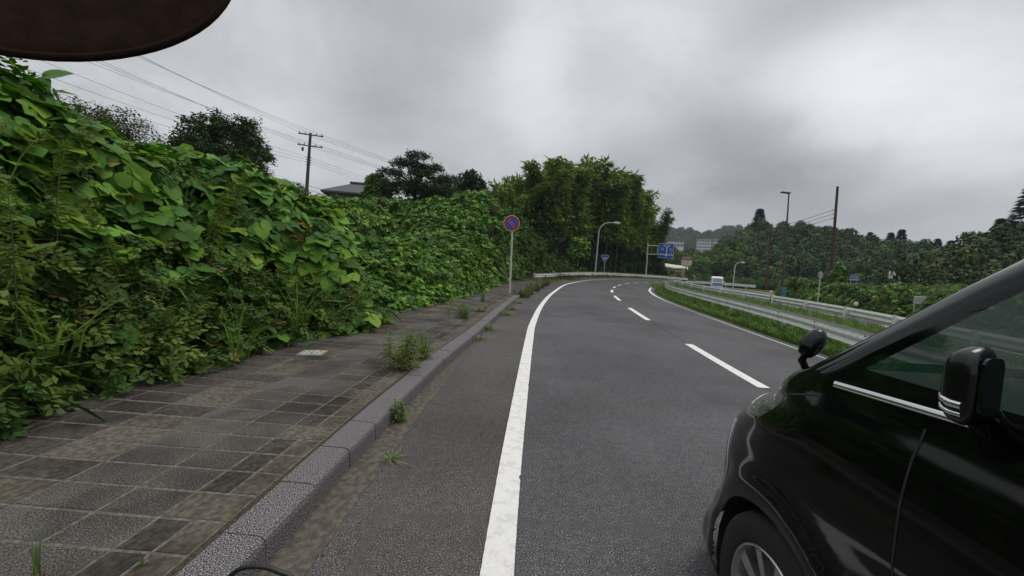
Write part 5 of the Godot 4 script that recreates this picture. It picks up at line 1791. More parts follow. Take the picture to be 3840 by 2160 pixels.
func make_poles():
	curved_lamp("white curved street lamp behind the left guard rail, against the dark bamboo", Vector3(8.85, 0.25, -43.2), 0.0, 5.95, 1.55, 0.085)
	curved_lamp("distant white curved street lamp behind the small van", Vector3(38.3, -1.2, -69.5), 0.0, 4.6, 1.0, 0.09)
	# tall dark lamp with a flat head
	var o := thing("tall_lamp", "tall thin dark lamp post with a flat head above the far bushes", "street lamp", Vector3(28.35, -1.1, -42.0))
	var g := G.new(); g.tube([Vector3(0, -0.3, 0), Vector3(-0.06, 4.0, 0), Vector3(-0.27, 11.0, 0)], [0.15, 0.11, 0.06], 12)
	obj("pole", g.mesh(), M.pole_dark, o)
	g = G.new(); g.box(Vector3(-0.62, 11.1, 0), Vector3(0.95, 0.15, 0.32), Basis(Vector3.BACK, -0.06), 0.05)
	obj("lamp_head", g.mesh(), M.rust, o)
	g = G.new(); g.box(Vector3(0.0, 0.65, 0.25), Vector3(0.42, 1.3, 0.3), Basis.IDENTITY, 0.03)
	obj("control_box", g.mesh(), M.teal, o)
	# rust brown poles
	for e in [[Vector3(33.35, -1.1, -42.0), -0.33, 12.0, 0.16, "tallest rust brown pole standing in the far bushes"], [Vector3(47.6, -1.0, -75.0), -0.2, 11.9, 0.19, "second rust brown pole against the wooded hill"], [Vector3(54.2, -1.1, -69.5), 0.15, 4.6, 0.14, "short brown pole between the two big ones, low against the wood"]]:
		o = thing("utility_pole", e[4], "pole", e[0])
		g = G.new(); g.tube([Vector3(0, -0.4, 0), Vector3(e[1] * 0.5, e[2] * 0.5, 0), Vector3(e[1], e[2], 0)], [e[3], e[3] * 0.85, e[3] * 0.68], 14)
		obj("shaft", g.mesh(), M.rust, o)
		for k in 3:
			g = G.new()
			var y: float = e[2] * (0.80 - k * 0.035)
			g.box(Vector3(e[1] * 0.8 - 0.16, y, 0), Vector3(0.34, 0.07, 0.10), Basis.IDENTITY, 0.01)
			obj("bracket", g.mesh(), M.pole_grey, o)
	for k in 3:
		wire_line(Vector3(32.9, -1.1 + 12.0 * (0.80 - k * 0.035), -42.0), Vector3(47.3, 11.0 - k * 0.5, -110.0), 1.6, 0.022, "one of three parallel cables falling away left from the tallest rust brown pole", "cables from the tallest rust brown pole")
	# grey far pole with lamp
	o = thing("utility_pole", "thin grey pole far off in front of the pale green trees", "pole", Vector3(54.4, -1.1, -110.0))
	g = G.new(); g.tube([Vector3(0, -0.3, 0), Vector3(-0.5, 11.6, 0)], [0.2, 0.14], 10)
	obj("shaft", g.mesh(), M.pole_grey, o)
	for y in [11.0, 10.2]:
		g = G.new(); g.box(Vector3(-0.9, y, 0), Vector3(1.1, 0.14, 0.14), Basis.IDENTITY, 0.02)
		obj("crossarm", g.mesh(), M.pole_white, o)
	# left utility pole
	var base := Vector3(-17.75, 4.6, -34.0)
	o = thing("utility_pole", "dark concrete utility pole with two crossarms on the left plateau", "pole", base)
	var top := Vector3(0.33, 6.6, 0)
	g = G.new(); g.tube([Vector3(0, -0.6, 0), top * 0.5, top], [0.16, 0.13, 0.10], 12)
	obj("shaft", g.mesh(), M.pole_dark, o)
	var arms := []
	for y in [6.45, 5.55]:
		g = G.new(); g.box(Vector3(0.33 * y / 6.6 + 0.05, y, 0), Vector3(1.9, 0.08, 0.08), Basis(Vector3.UP, 0.35), 0.01)
		obj("crossarm", g.mesh(), M.pole_dark, o)
		for k in 5:
			var x := -0.85 + 0.42 * k
			g = G.new()
			g.lathe([Vector2(0.025, 0.0), Vector2(0.05, 0.03), Vector2(0.03, 0.06), Vector2(0.05, 0.09), Vector2(0.03, 0.13), Vector2(0.001, 0.16)], 10, Basis.IDENTITY, Vector3(0.33 * y / 6.6 + 0.05 + x * 0.94, y + 0.04, -x * 0.33))
			obj("insulator", g.mesh(), M.pole_grey, o)
			if k % 2 == 0: arms.append(base + Vector3(0.33 * y / 6.6 + 0.05 + x * 0.94, y + 0.12, -x * 0.33))
	for y in [4.6, 4.4, 4.2, 4.0]:
		g = G.new(); g.box(Vector3(0.33 * y / 6.6, y, 0), Vector3(0.42, 0.05, 0.05), Basis(Vector3.UP, 0.3), 0.008)
		obj("peg", g.mesh(), M.pole_dark, o)
	g = G.new()
	g.lathe([Vector2(0.001, -0.16), Vector2(0.08, -0.15), Vector2(0.09, 0.1), Vector2(0.05, 0.16), Vector2(0.001, 0.17)], 12, Basis.IDENTITY, Vector3(-0.25, 5.25, 0.1))
	obj("cut_out", g.mesh(), M.pole_dark, o)
	var lab := "thin overhead power wire strung to the crossarms of the left utility pole"
	var lab2 := "low telephone cable strung to the shaft of the left utility pole"
	for k in arms.size():
		var a: Vector3 = arms[k]
		var f := float(k % 3)
		wire_line(a, Vector3(-27.5 + f * 0.55, 14.6 - f * 0.55 - (0 if k < 3 else 1.7), -20.0 + f * 0.3), 0.30, 0.009, lab, "power wires of the left utility pole")
		wire_line(a, Vector3(9.0 + f * 0.4, 13.4 - f * 0.2 - (0 if k < 3 else 1.0), -84.0), 0.9, 0.011, lab, "power wires of the left utility pole")
	for k in 5:
		var y := 4.6 - 0.2 * k if k < 3 else 2.3 - 0.35 * (k - 3)
		var a := base + Vector3(0.33 * y / 6.6, y, 0)
		wire_line(a, Vector3(-27.5, 11.4 - k * 0.8, -20.0), 0.35, 0.009 if k < 3 else 0.014, lab2, "telephone cables of the left utility pole")
		wire_line(a, Vector3(6.0, 9.2 - k * 0.75, -84.0), 0.8, 0.010 if k < 3 else 0.015, lab2, "telephone cables of the left utility pole")
	for k in 2:
		wire_line(Vector3(20.0, 11.2 + k * 1.9, -95.0), Vector3(110.0 + k * 3, 27.0 - k * 3.2, -290.0), 1.0, 0.05, "long sagging wire crossing the gap above the far ridge", "wires across the far gap")
	# lattice mast on the ridge
	o = thing("radio_mast", "pale red and white lattice mast on the far ridge", "mast", Vector3(226.5, 38.0, -577.0))
	g = G.new()
	for k in 4:
		var a := PI / 4 + k * PI / 2
		var b := PI / 4 + (k + 1) * PI / 2
		g.tube([Vector3(cos(a) * 2.2, 0, sin(a) * 2.2), Vector3(cos(a) * 0.5, 24, sin(a) * 0.5)], [0.22, 0.16], 5)
		for e in 8:
			var f := e / 8.0
			var f2 := (e + 1) / 8.0
			g.tube([Vector3(cos(a) * lerpf(2.2, 0.5, f), 24 * f, sin(a) * lerpf(2.2, 0.5, f)), Vector3(cos(b) * lerpf(2.2, 0.5, f2), 24 * f2, sin(b) * lerpf(2.2, 0.5, f2))], [0.12], 4)
	obj("lattice", g.mesh(), M.faded_red, o)
	# house behind the slope
	o = thing("house", "grey tiled house roof half hidden by bushes on the left plateau", "house", Vector3(-13.9, 4.35, -35.0), 0.25)
	g = G.new(); g.box(Vector3(0, 0.9, 0), Vector3(3.4, 2.2, 4.0))
	obj("wall", g.mesh(), M.shed_wall, o)
	g = G.new()
	var e0 := [Vector3(-2.3, 1.95, 2.6), Vector3(2.6, 1.95, 2.6), Vector3(2.6, 1.95, -2.6), Vector3(-2.3, 1.95, -2.6)]
	var r0 := Vector3(-0.3, 3.0, 0.3)
	var r1 := Vector3(1.4, 3.0, 0.3)
	g.quad(e0[0], e0[1], r1, r0); g.quad(e0[2], e0[3], r0, r1); g.tri(e0[1], e0[2], r1); g.tri(e0[3], e0[0], r0)
	g.box(Vector3(0.15, 1.88, 0), Vector3(4.9, 0.13, 5.2))
	var roof := obj("roof", g.mesh(), M.roof_tile, o)
	g = G.new(); g.box(Vector3(0.55, 3.05, 0.3), Vector3(2.0, 0.22, 0.26), Basis.IDENTITY, 0.04)
	obj("ridge", g.mesh(), M.pole_dark, roof)
	g = G.new(); g.tube([Vector3(-1.6, 1.2, 2.1), Vector3(-1.2, 1.45, 2.3), Vector3(-0.7, 1.3, 2.35), Vector3(-0.6, 0.6, 2.35)], [0.04], 8)
	obj("drain_pipe", g.mesh(), M.pole_grey, o)
	building("far_building", "long white flat building on the ridge behind the blue guide sign", Vector3(146, 15, -372), -0.37, Vector3(19, 12, 12), 2, 6)
	building("far_building", "white building with window bands on the far ridge, right of the mast", Vector3(172.5, 19, -361), -0.43, Vector3(17, 11, 12), 4, 8)
	o = thing("far_house", "low grey roofed house at the foot of the wood far on the right", "house", Vector3(63.4, -0.9, -64.0), -0.7)
	g = G.new(); g.box(Vector3(0, 1.4, 0), Vector3(4.5, 2.8, 3.5))
	obj("wall", g.mesh(), M.concrete, o)
	g = G.new(); g.poly(PackedVector2Array([Vector2(-2.0, 2.8), Vector2(2.0, 2.8), Vector2(0, 4.0)]), Basis(Vector3.UP, PI / 2), Vector3.ZERO, 5.2)
	obj("roof", g.mesh(), M.pole_grey, o)

# ---------------------------------------------------------------- the black minivan
var van_f := [0.15, 0.12, 0.26, 0.13, 0.30, 0.15, 0.5, 0.14, 0.7, 0.16, 0.8, 0.22, 0.9, 0.36, 0.96, 0.50, 1.0, 0.56, 1.04, 0.62, 1.08, 0.70, 1.12, 0.88, 1.4, 1.24, 1.5, 1.37, 1.75, 1.70, 1.85, 1.92, 1.90, 2.2, 1.93, 2.6]
var van_l := [0.15, 0.55, 0.3, 0.65, 0.5, 0.8, 0.8, 0.8, 0.9, 0.7, 1.0, 0.6, 1.08, 0.45, 1.12, 0.25, 1.75, 0.26, 1.93, 0.4]
var van_n := [0.15, 3.0, 0.3, 2.6, 0.45, 2.2, 0.9, 2.2, 1.0, 2.3, 1.08, 2.6, 1.12, 3.0, 1.75, 3.0, 1.9, 2.4]
var van_w := [0.15, 0.85, 0.22, 0.88, 0.4, 0.912, 0.6, 0.92, 0.8, 0.925, 0.95, 0.917, 1.03, 0.902, 1.08, 0.882, 1.12, 0.872, 1.2, 0.852, 1.4, 0.805, 1.6, 0.745, 1.75, 0.69, 1.85, 0.60, 1.90, 0.46, 1.93, 0.15]

func van_half(s: float, y: float) -> float:
	var f := table(van_f, y)
	var u := (s - f) / table(van_l, y)
	var w := table(van_w, y)
	if u <= 0: return 0.0
	if u < 1: w *= pow(maxf(0.0, 1.0 - pow(1.0 - u, table(van_n, y))), 1.0 / table(van_n, y))
	for ax in [1.02, 4.02]:
		var r := Vector2(s - ax, y - 0.30).length()
		w += 0.016 * exp(-pow((r - 0.40) / 0.045, 2.0))
	w -= 0.012 * exp(-pow((y - 0.70 - 0.03 * s) / 0.05, 2.0)) * smoothstep(1.2, 1.6, s)
	return w

func van_pt(s: float, y: float, side: float, out := 0.0) -> Vector3:
	return Vector3(side * (van_half(s, y) + out), y, s - 0.93)

func sd_poly(p: Vector2, q: PackedVector2Array) -> float:
	var d := 1e9
	for k in q.size():
		d = minf(d, p.distance_to(Geometry2D.get_closest_point_to_segment(p, q[k], q[(k + 1) % q.size()])))
	return -d if Geometry2D.is_point_in_polygon(p, q) else d

func van_strip(called: String, root: Node, side: float, pts: Array, half: Array, out: float, m: Material):
	# a raised strip that follows the flank
	var g := G.new()
	var rows := []
	for k in pts.size():
		var a: Vector2 = pts[k]
		var d: Vector2 = (pts[min(k + 1, pts.size() - 1)] - pts[max(k - 1, 0)]).normalized()
		var nrm := Vector2(-d.y, d.x) * float(half[k])
		rows.append([van_pt(a.x + nrm.x, a.y + nrm.y, side, 0.001), van_pt(a.x + nrm.x, a.y + nrm.y, side, out), van_pt(a.x, a.y, side, out * 1.3), van_pt(a.x - nrm.x, a.y - nrm.y, side, out), van_pt(a.x - nrm.x, a.y - nrm.y, side, 0.001)])
	g.grid(rows, side > 0)
	return obj(called, g.mesh(), m, root)

func make_van():
	var o := thing("minivan", "black minivan passing close on the right, cut off by the edge of the view", "minivan", Vector3(1.765, 0, -1.27), -deg_to_rad(2.0))
	var shapes := {
		"window": PackedVector2Array([Vector2(1.235, 1.178), Vector2(1.55, 1.182), Vector2(2.42, 1.19), Vector2(2.42, 1.70), Vector2(1.87, 1.70), Vector2(1.62, 1.50), Vector2(1.43, 1.345)]),
		"rear_window": PackedVector2Array([Vector2(2.52, 1.19), Vector2(3.55, 1.20), Vector2(3.55, 1.70), Vector2(2.52, 1.70)]),
		"quarter_window": PackedVector2Array([Vector2(3.65, 1.20), Vector2(4.55, 1.22), Vector2(4.45, 1.70), Vector2(3.65, 1.70)]),
		"headlight": PackedVector2Array([Vector2(0.45, 0.985), Vector2(0.72, 1.0), Vector2(0.98, 1.02), Vector2(0.95, 0.97), Vector2(0.86, 0.895), Vector2(0.72, 0.862), Vector2(0.45, 0.872)])}
	var ys := []
	var y := 0.16
	while y < 1.135:
		ys.append(y); y += 0.0205
	ys.append_array([1.135])
	y = 1.16
	while y < 1.74:
		ys.append(y); y += 0.0225
	ys.append_array([1.74, 1.765, 1.79, 1.815, 1.84, 1.86, 1.88, 1.895, 1.905, 1.915, 1.925, 1.93])
	var NC := 46
	for side: float in [-1.0, 1.0]:
		var V := []           # rows of [point, s, y, corner index]
		for yy: float in ys:
			var row := []
			var f := table(van_f, yy)
			var lc := table(van_l, yy)
			var ss := []
			for k in NC: ss.append(f + lc * (1.0 - pow(cos(PI / 2 * k / (NC - 1.0)), 2.0 / 2.2)))
			var q := 0.0
			for k in 70: ss.append(lerpf(f + lc, 2.75, (k + 1) / 70.0))
			for k in 44: ss.append(lerpf(2.75, 4.60, (k + 1) / 44.0))
			for k in ss.size():
				var s: float = ss[k]
				var y2 := yy
				if k > 14 and s < 4.6:
					for step in 2:
						var best := 1e9
						var gr := Vector2.ZERO
						for ax in [1.02, 4.02]:
							var dv := Vector2(s - ax, y2 - 0.285)
							var d := dv.length() - 0.365
							if absf(d) < absf(best): best = d; gr = dv.normalized()
						for nm in shapes:
							if nm == "headlight" and (y2 < 0.8 or y2 > 1.05): continue
							if nm != "headlight" and y2 < 1.12: continue
							var d := sd_poly(Vector2(s, y2), shapes[nm])
							if absf(d) < absf(best):
								best = d
								gr = Vector2(sd_poly(Vector2(s + 0.002, y2), shapes[nm]) - sd_poly(Vector2(s - 0.002, y2), shapes[nm]), sd_poly(Vector2(s, y2 + 0.002), shapes[nm]) - sd_poly(Vector2(s, y2 - 0.002), shapes[nm])).normalized()
						if absf(best) < 0.0125:
							s -= gr.x * best; y2 -= gr.y * best
				row.append([van_pt(s, y2, side) if k > 0 else Vector3(0, yy, f - 0.93), s, y2, k])
			var rear := lerpf(4.86, 4.62, smoothstep(1.0, 1.9, yy))
			var w := van_half(4.6, yy)
			for e in [[0.97, 0.62], [0.86, 0.92], [0.5, 1.0], [0.0, 1.0]]:
				row.append([Vector3(side * w * e[0], yy, lerpf(4.6, rear, e[1]) - 0.93), 4.7, yy, 999])
			V.append(row)
		# smooth normals from the whole shell, then sort the cells by what they are
		var N := []
		for r in V.size():
			var nr := []
			for c in V[0].size():
				var du: Vector3 = V[r][min(c + 1, V[0].size() - 1)][0] - V[r][max(c - 1, 0)][0]
				if c == 0: du = Vector3(side, 0, 0)
				var dv: Vector3 = V[min(r + 1, V.size() - 1)][c][0] - V[max(r - 1, 0)][c][0]
				var nn := dv.cross(du).normalized() * side
				if c == 0: nn.x = 0; nn = nn.normalized()
				nr.append(nn)
			N.append(nr)
		var parts := {"body": G.new(), "windshield": G.new()}
		for nm in shapes: parts[nm] = G.new()
		for r in V.size() - 1:
			for c in V[0].size() - 1:
				var quad := [[r, c], [r, c + 1], [r + 1, c + 1], [r + 1, c]]
				for t in [[0, 1, 2], [0, 2, 3]]:
					var cs := Vector2.ZERO
					for e in 3:
						var v = V[quad[t[e]][0]][quad[t[e]][1]]
						cs += Vector2(v[1], v[2]) / 3.0
					var where := "body"
					if (cs - Vector2(1.02, 0.285)).length() < 0.362 or (cs - Vector2(4.02, 0.285)).length() < 0.362: continue
					if V[r][c][3] < 21 and ys[r] > 1.13 and ys[r] < 1.735: where = "windshield"
					else:
						for nm in shapes:
							if Geometry2D.is_point_in_polygon(cs, shapes[nm]) and sd_poly(cs, shapes[nm]) < -0.0015: where = nm
					var g: G = parts[where]
					var ids := []
					for e in 3:
						var i = quad[t[e]]
						ids.append(g.pt(V[i[0]][i[1]][0], N[i[0]][i[1]]))
					if side < 0: g.face(ids[0], ids[1], ids[2])
					else: g.face(ids[0], ids[2], ids[1])
		obj("body_side", parts["body"].mesh(), M.car, o)
		obj("windshield_half", parts["windshield"].mesh(), M.glass, o)
		for nm in ["window", "rear_window", "quarter_window"]: obj("side_window", parts[nm].mesh(), M.glass if nm == "window" else M.dark_glass, o)
		obj("headlight", parts["headlight"].mesh(), M.lens, o)
		# bright trim
		var a := []
		var hw := []
		for k in 12:
			a.append(Vector2(lerpf(1.17, 1.56, k / 11.0), lerpf(1.118, 1.146, k / 11.0))); hw.append(0.0075)
		van_strip("chrome_trim", o, side, a, hw, 0.006, M.chrome)
		a = []; hw = []
		for k in 30:
			a.append(Vector2(lerpf(1.62, 4.5, k / 29.0), lerpf(1.152, 1.19, k / 29.0))); hw.append(0.005)
		van_strip("chrome_trim", o, side, a, hw, 0.006, M.chrome)
		a = []; hw = []
		for k in 12:
			var f := k / 11.0
			a.append(Vector2(0.60 + 0.10 * f + 0.03 * sin(f * 2.6), lerpf(0.80, 0.60, f))); hw.append(lerpf(0.002, 0.013, f * f))
		van_strip("bumper_trim", o, side, a, hw, 0.005, M.satin)
		a = []; hw = []
		for k in 14:
			var f := k / 13.0
			a.append(Vector2(0.62 + 0.24 * f, lerpf(0.878, 0.905, f * f))); hw.append(lerpf(0.016, 0.004, f))
		van_strip("light_trim", o, side, a, hw, 0.004, M.chrome)
		# shut lines
		for L in [[Vector2(1.44, 0.30), Vector2(1.44, 0.75), Vector2(1.42, 1.10)], [Vector2(2.47, 0.28), Vector2(2.47, 0.8), Vector2(2.47, 1.72)], [Vector2(0.99, 1.03), Vector2(1.05, 1.05), Vector2(1.14, 1.075)]]:
			a = []; hw = []
			for k in 24:
				var f := k / 23.0
				a.append(L[0].lerp(L[1], f).lerp(L[1].lerp(L[2], f), f)); hw.append(0.0028)
			van_strip("shut_line", o, side, a, hw, 0.0009, M.rubber)
		# door mirror
		var mr := Node3D.new()
		mr.name = numbered("door_mirror", o)
		o.add_child(mr)
		mr.position = Vector3(side * 0.955, 1.232, 0.635)
		mr.rotation.y = side * -0.25
		mr.scale = Vector3(0.62, 0.86, 0.74)
		var g := G.new()
		var rows := []
		for k in 15:
			var th := PI * k / 14.0
			var row := []
			for e in 25:
				var ph := TAU * e / 24.0
				var cx := signf(cos(ph)) * pow(absf(cos(ph)), 0.55)
				var sx := signf(sin(ph)) * pow(absf(sin(ph)), 0.55)
				var rr := pow(sin(th), 0.5)
				row.append(Vector3(cx * rr * 0.050, sx * rr * 0.076 + 0.010 * cx * rr, -cos(th) * 0.045 * (1.0 if th < PI / 2 else 0.62)))
			rows.append(row)
		g.grid(rows, true)
		obj("housing", g.mesh(), M.mirror_shell, mr)
		g = G.new()
		g.poly(round_rect(0.075, 0.112, 0.02), Basis.IDENTITY, Vector3(0, 0.004, 0.030), 0.006)
		obj("mirror_glass", g.mesh(), M.dark_glass, mr)
		for dy in [-0.028, -0.046]:
			g = G.new()
			var tp := []
			for e in 9:
				var ph := lerpf(-0.2, PI + 0.2, e / 8.0)
				tp.append(Vector3(cos(ph) * 0.053, dy + 0.010 * cos(ph), -sin(ph) * 0.046))
			g.tube(tp, [0.0075 if dy > -0.04 else 0.005], 8)
			obj("chrome_strip", g.mesh(), M.chrome, mr)
		g = G.new()
		g.tube([Vector3(side * -0.03, -0.05, 0.0), Vector3(side * -0.08, -0.085, 0.005), Vector3(side * -0.15, -0.125, 0.01)], [0.035, 0.032, 0.045], 12)
		obj("mirror_arm", g.mesh(), M.car, mr)
		# wheels
		for ax: float in [0.09, 3.09]:
			var wl := Node3D.new()
			wl.name = numbered("wheel", o)
			o.add_child(wl)
			wl.position = Vector3(side * 0.80, 0.308, ax)
			var tb := Basis(Vector3.BACK, -side * PI / 2)
			g = G.new()
			g.lathe([Vector2(0.20, -0.11), Vector2(0.27, -0.112), Vector2(0.296, -0.095), Vector2(0.307, -0.06), Vector2(0.309, 0.0), Vector2(0.307, 0.06), Vector2(0.296, 0.095), Vector2(0.27, 0.112), Vector2(0.217, 0.108), Vector2(0.205, 0.098)], 48, tb)
			obj("tyre", g.mesh(), M.rubber, wl)
			g = G.new()
			g.lathe([Vector2(0.206, 0.085), Vector2(0.203, 0.104), Vector2(0.193, 0.102), Vector2(0.184, 0.06), Vector2(0.178, -0.05)], 48, tb)
			for k in 10:
				var an := TAU * k / 10.0 + 0.2
				var d := Vector3(0, cos(an), sin(an))
				var tn := Vector3(0, -sin(an), cos(an))
				var xo := Vector3(side, 0, 0)
				for e in 2:
					var tw := 0.016 if k % 2 == 0 else 0.011
					var i0 := d * 0.055 + xo * 0.085
					var i1 := d * 0.192 + xo * 0.092
					g.quad(i0 - tn * tw, i0 + tn * tw, i1 + tn * tw * 1.5, i1 - tn * tw * 1.5)
					g.quad(i0 + tn * tw, i0 + tn * tw * 0.6 - xo * 0.03, i1 + tn * tw - xo * 0.03, i1 + tn * tw * 1.5)
					g.quad(i0 - tn * tw * 0.6 - xo * 0.03, i0 - tn * tw, i1 - tn * tw * 1.5, i1 - tn * tw - xo * 0.03)
					break
			g.lathe([Vector2(0.062, 0.07), Vector2(0.058, 0.092), Vector2(0.03, 0.098), Vector2(0.001, 0.098)], 24, tb)
			obj("rim", g.mesh(), M.alloy, wl)
			g = G.new()
			g.lathe([Vector2(0.001, 0.03), Vector2(0.16, 0.03), Vector2(0.165, 0.02), Vector2(0.165, 0.01)], 36, tb)
			obj("brake_disc", g.mesh(), M.pole_grey, wl)
			g = G.new()      # wheel house
			var hr := []
			for k in 15:
				var an := lerpf(-0.35, PI + 0.35, k / 14.0)
				hr.append([Vector3(side * 0.88, 0.30 + sin(an) * 0.366, ax + cos(an) * 0.366), Vector3(side * 0.5, 0.30 + sin(an) * 0.366, ax + cos(an) * 0.366)])
			g.grid(hr, side < 0)
			obj("wheel_house", g.mesh(), M.rubber, o)
	# auxiliary mirror on the near fender
	var fm := Node3D.new()
	fm.name = "fender_mirror"
	o.add_child(fm)
	fm.position = Vector3(-0.70, 1.06, -0.04)
	var g := G.new()
	g.tube([Vector3(0.06, -0.005, 0.01), Vector3(0.0, 0.005, -0.01), Vector3(-0.042, 0.02, -0.02), Vector3(-0.058, 0.055, -0.025), Vector3(-0.05, 0.08, -0.02)], [0.018, 0.015, 0.013, 0.013, 0.010], 10)
	obj("stalk", g.mesh(), M.car, fm)
	g = G.new()
	g.lathe([Vector2(0.002, -0.052), Vector2(0.020, -0.046), Vector2(0.031, -0.020), Vector2(0.033, 0.010), Vector2(0.026, 0.040), Vector2(0.012, 0.055), Vector2(0.001, 0.058)], 20, Basis(Vector3.BACK, -0.55), Vector3(-0.036, 0.115, -0.015))
	obj("mirror_head", g.mesh(), M.car, fm)
	# floor, dash, seats seen through the glass
	g = G.new(); g.box(Vector3(0, 0.24, 1.65), Vector3(1.56, 0.10, 4.0))
	obj("floor_pan", g.mesh(), M.rubber, o)
	g = G.new(); g.box(Vector3(0, 0.52, -0.15), Vector3(1.15, 0.5, 0.4), Basis.IDENTITY, 0.15)
	obj("engine_block", g.mesh(), M.rubber, o)
	g = G.new(); g.box(Vector3(0, 0.98, 0.28), Vector3(1.56, 0.26, 0.66), Basis(Vector3.RIGHT, 0.06), 0.10)
	obj("dashboard", g.mesh(), M.interior, o)
	for x in [-0.40, 0.40]:
		g = G.new(); g.box(Vector3(x, 0.62, 1.45), Vector3(0.52, 0.18, 0.55), Basis.IDENTITY, 0.06)
		g.box(Vector3(x, 1.0, 1.80), Vector3(0.50, 0.72, 0.16), Basis(Vector3.RIGHT, -0.28), 0.06)
		obj("seat", g.mesh(), M.interior, o)
	g = G.new()
	var ring := []
	for k in 25: ring.append(Vector3(0.40, 1.03, 0.72) + Basis(Vector3.RIGHT, -0.5) * Vector3(cos(TAU * k / 24.0) * 0.18, sin(TAU * k / 24.0) * 0.18, 0))
	g.tube(ring, [0.014], 8, false)
	obj("steering_wheel", g.mesh(), M.interior, o)
	g = G.new(); g.box(Vector3(0.0, 0.55, -0.835), Vector3(0.42, 0.34, 0.06), Basis.IDENTITY, 0.02)
	obj("grille", g.mesh(), M.chrome, o)

# ---------------------------------------------------------------- the small oncoming van
func make_small_van():
	var o := thing("small_van", "small white and blue van coming towards us on the opposite carriageway", "van", Vector3(30.4, -1.1, -59.6), -0.40)
	var side := PackedVector2Array([Vector2(-1.65, 0.25), Vector2(1.62, 0.25), Vector2(1.66, 0.75), Vector2(1.55, 1.0), Vector2(1.12, 1.72), Vector2(0.9, 1.86), Vector2(-1.5, 1.90), Vector2(-1.64, 1.75)])
	var g := G.new()
	g.poly(side, Basis(Vector3(0, 0, 1), Vector3(0, 1, 0), Vector3(1, 0, 0)), Vector3.ZERO, 1.42)
	obj("body", g.mesh(), M.white, o)
	var tilt := Basis(Vector3.RIGHT, -0.55)
	g = G.new(); g.poly(round_rect(1.24, 0.62, 0.08), tilt, Vector3(0, 1.39, 1.335), 0.03)
	obj("windshield", g.mesh(), M.glassy_grey, o)
	g = G.new(); g.poly(round_rect(1.36, 0.40, 0.06), Basis(Vector3.RIGHT, -0.08), Vector3(0, 0.80, 1.635), 0.05)
	obj("blue_front_panel", g.mesh(), M.van_blue, o)
	for s in [-1, 1]:
		g = G.new(); g.box(Vector3(s * 0.52, 0.62, 1.66), Vector3(0.24, 0.17, 0.05), Basis.IDENTITY, 0.03)
		obj("headlight", g.mesh(), M.chrome, o)
		g = G.new(); g.box(Vector3(s * 0.84, 1.22, 1.18), Vector3(0.14, 0.22, 0.10), Basis.IDENTITY, 0.04)
		obj("mirror", g.mesh(), M.white, o)
		for z in [-1.05, 1.05]:
			g = G.new()
			g.lathe([Vector2(0.001, 0.07), Vector2(0.15, 0.07), Vector2(0.27, 0.075), Vector2(0.28, 0.0), Vector2(0.27, -0.07), Vector2(0.001, -0.07)], 24, Basis(Vector3.BACK, -s * PI / 2), Vector3(s * 0.66, 0.28, z))
			obj("wheel", g.mesh(), M.rubber, o)
		g = G.new(); g.box(Vector3(s * 0.711, 1.35, 0.2), Vector3(0.01, 0.45, 1.3), Basis.IDENTITY, 0.004)
		obj("side_window", g.mesh(), M.dark_glass, o)
	g = G.new(); g.box(Vector3(0, 0.36, 1.64), Vector3(1.40, 0.22, 0.12), Basis.IDENTITY, 0.04)
	obj("bumper", g.mesh(), M.white, o)

# ---------------------------------------------------------------- what hangs into the view from the rider
func make_rider_things():
	var o := thing("cap_brim", "dark brown rounded brim hanging into the top left corner of the view", "cap brim", Vector3(-0.1735, 1.5065, -0.148), 0.3)
	o.rotation.x = -0.25
	var g := G.new()
	var rows := []
	for k in 25:
		var th := PI * k / 24.0
		var row := []
		for e in 65:
			var ph := TAU * e / 64.0
			var rr := pow(sin(th), 0.45)
			var dome := -0.004 * (1.0 - rr * rr)
			row.append(Vector3(cos(ph) * rr * 0.0605, sin(ph) * rr * 0.0485, -cos(th) * 0.0035 + dome))
		rows.append(row)
	g.grid(rows, true)
	obj("brim", g.mesh(), M.leather, o)
	g = G.new()
	var pts := []
	for e in 65:
		var ph := TAU * e / 64.0
		pts.append(Vector3(cos(ph) * 0.0600, sin(ph) * 0.0480, 0.0005))
	g.tube(pts, [0.0014], 8, false)
	obj("edge_binding", g.mesh(), M.leather, o)
	o = thing("bicycle_cable", "black curved cable rising at the bottom edge in front of the kerb", "cable")
	g = G.new()
	g.tube(smooth_path(v3([-0.40, 0.86, -0.46, -0.378, 0.925, -0.49, -0.352, 0.966, -0.5, -0.332, 0.981, -0.5, -0.308, 0.983, -0.5, -0.286, 0.977, -0.5, -0.264, 0.964, -0.5, -0.22, 0.92, -0.48]), 40), [0.0032], 10)
	obj("cable_sheath", g.mesh(), M.black_plastic, o)
	g = G.new()
	g.tube([Vector3(-0.268, 0.967, -0.5), Vector3(-0.252, 0.956, -0.496)], [0.0046, 0.0046], 10)
	obj("cable_ferrule", g.mesh(), M.black_plastic, o)

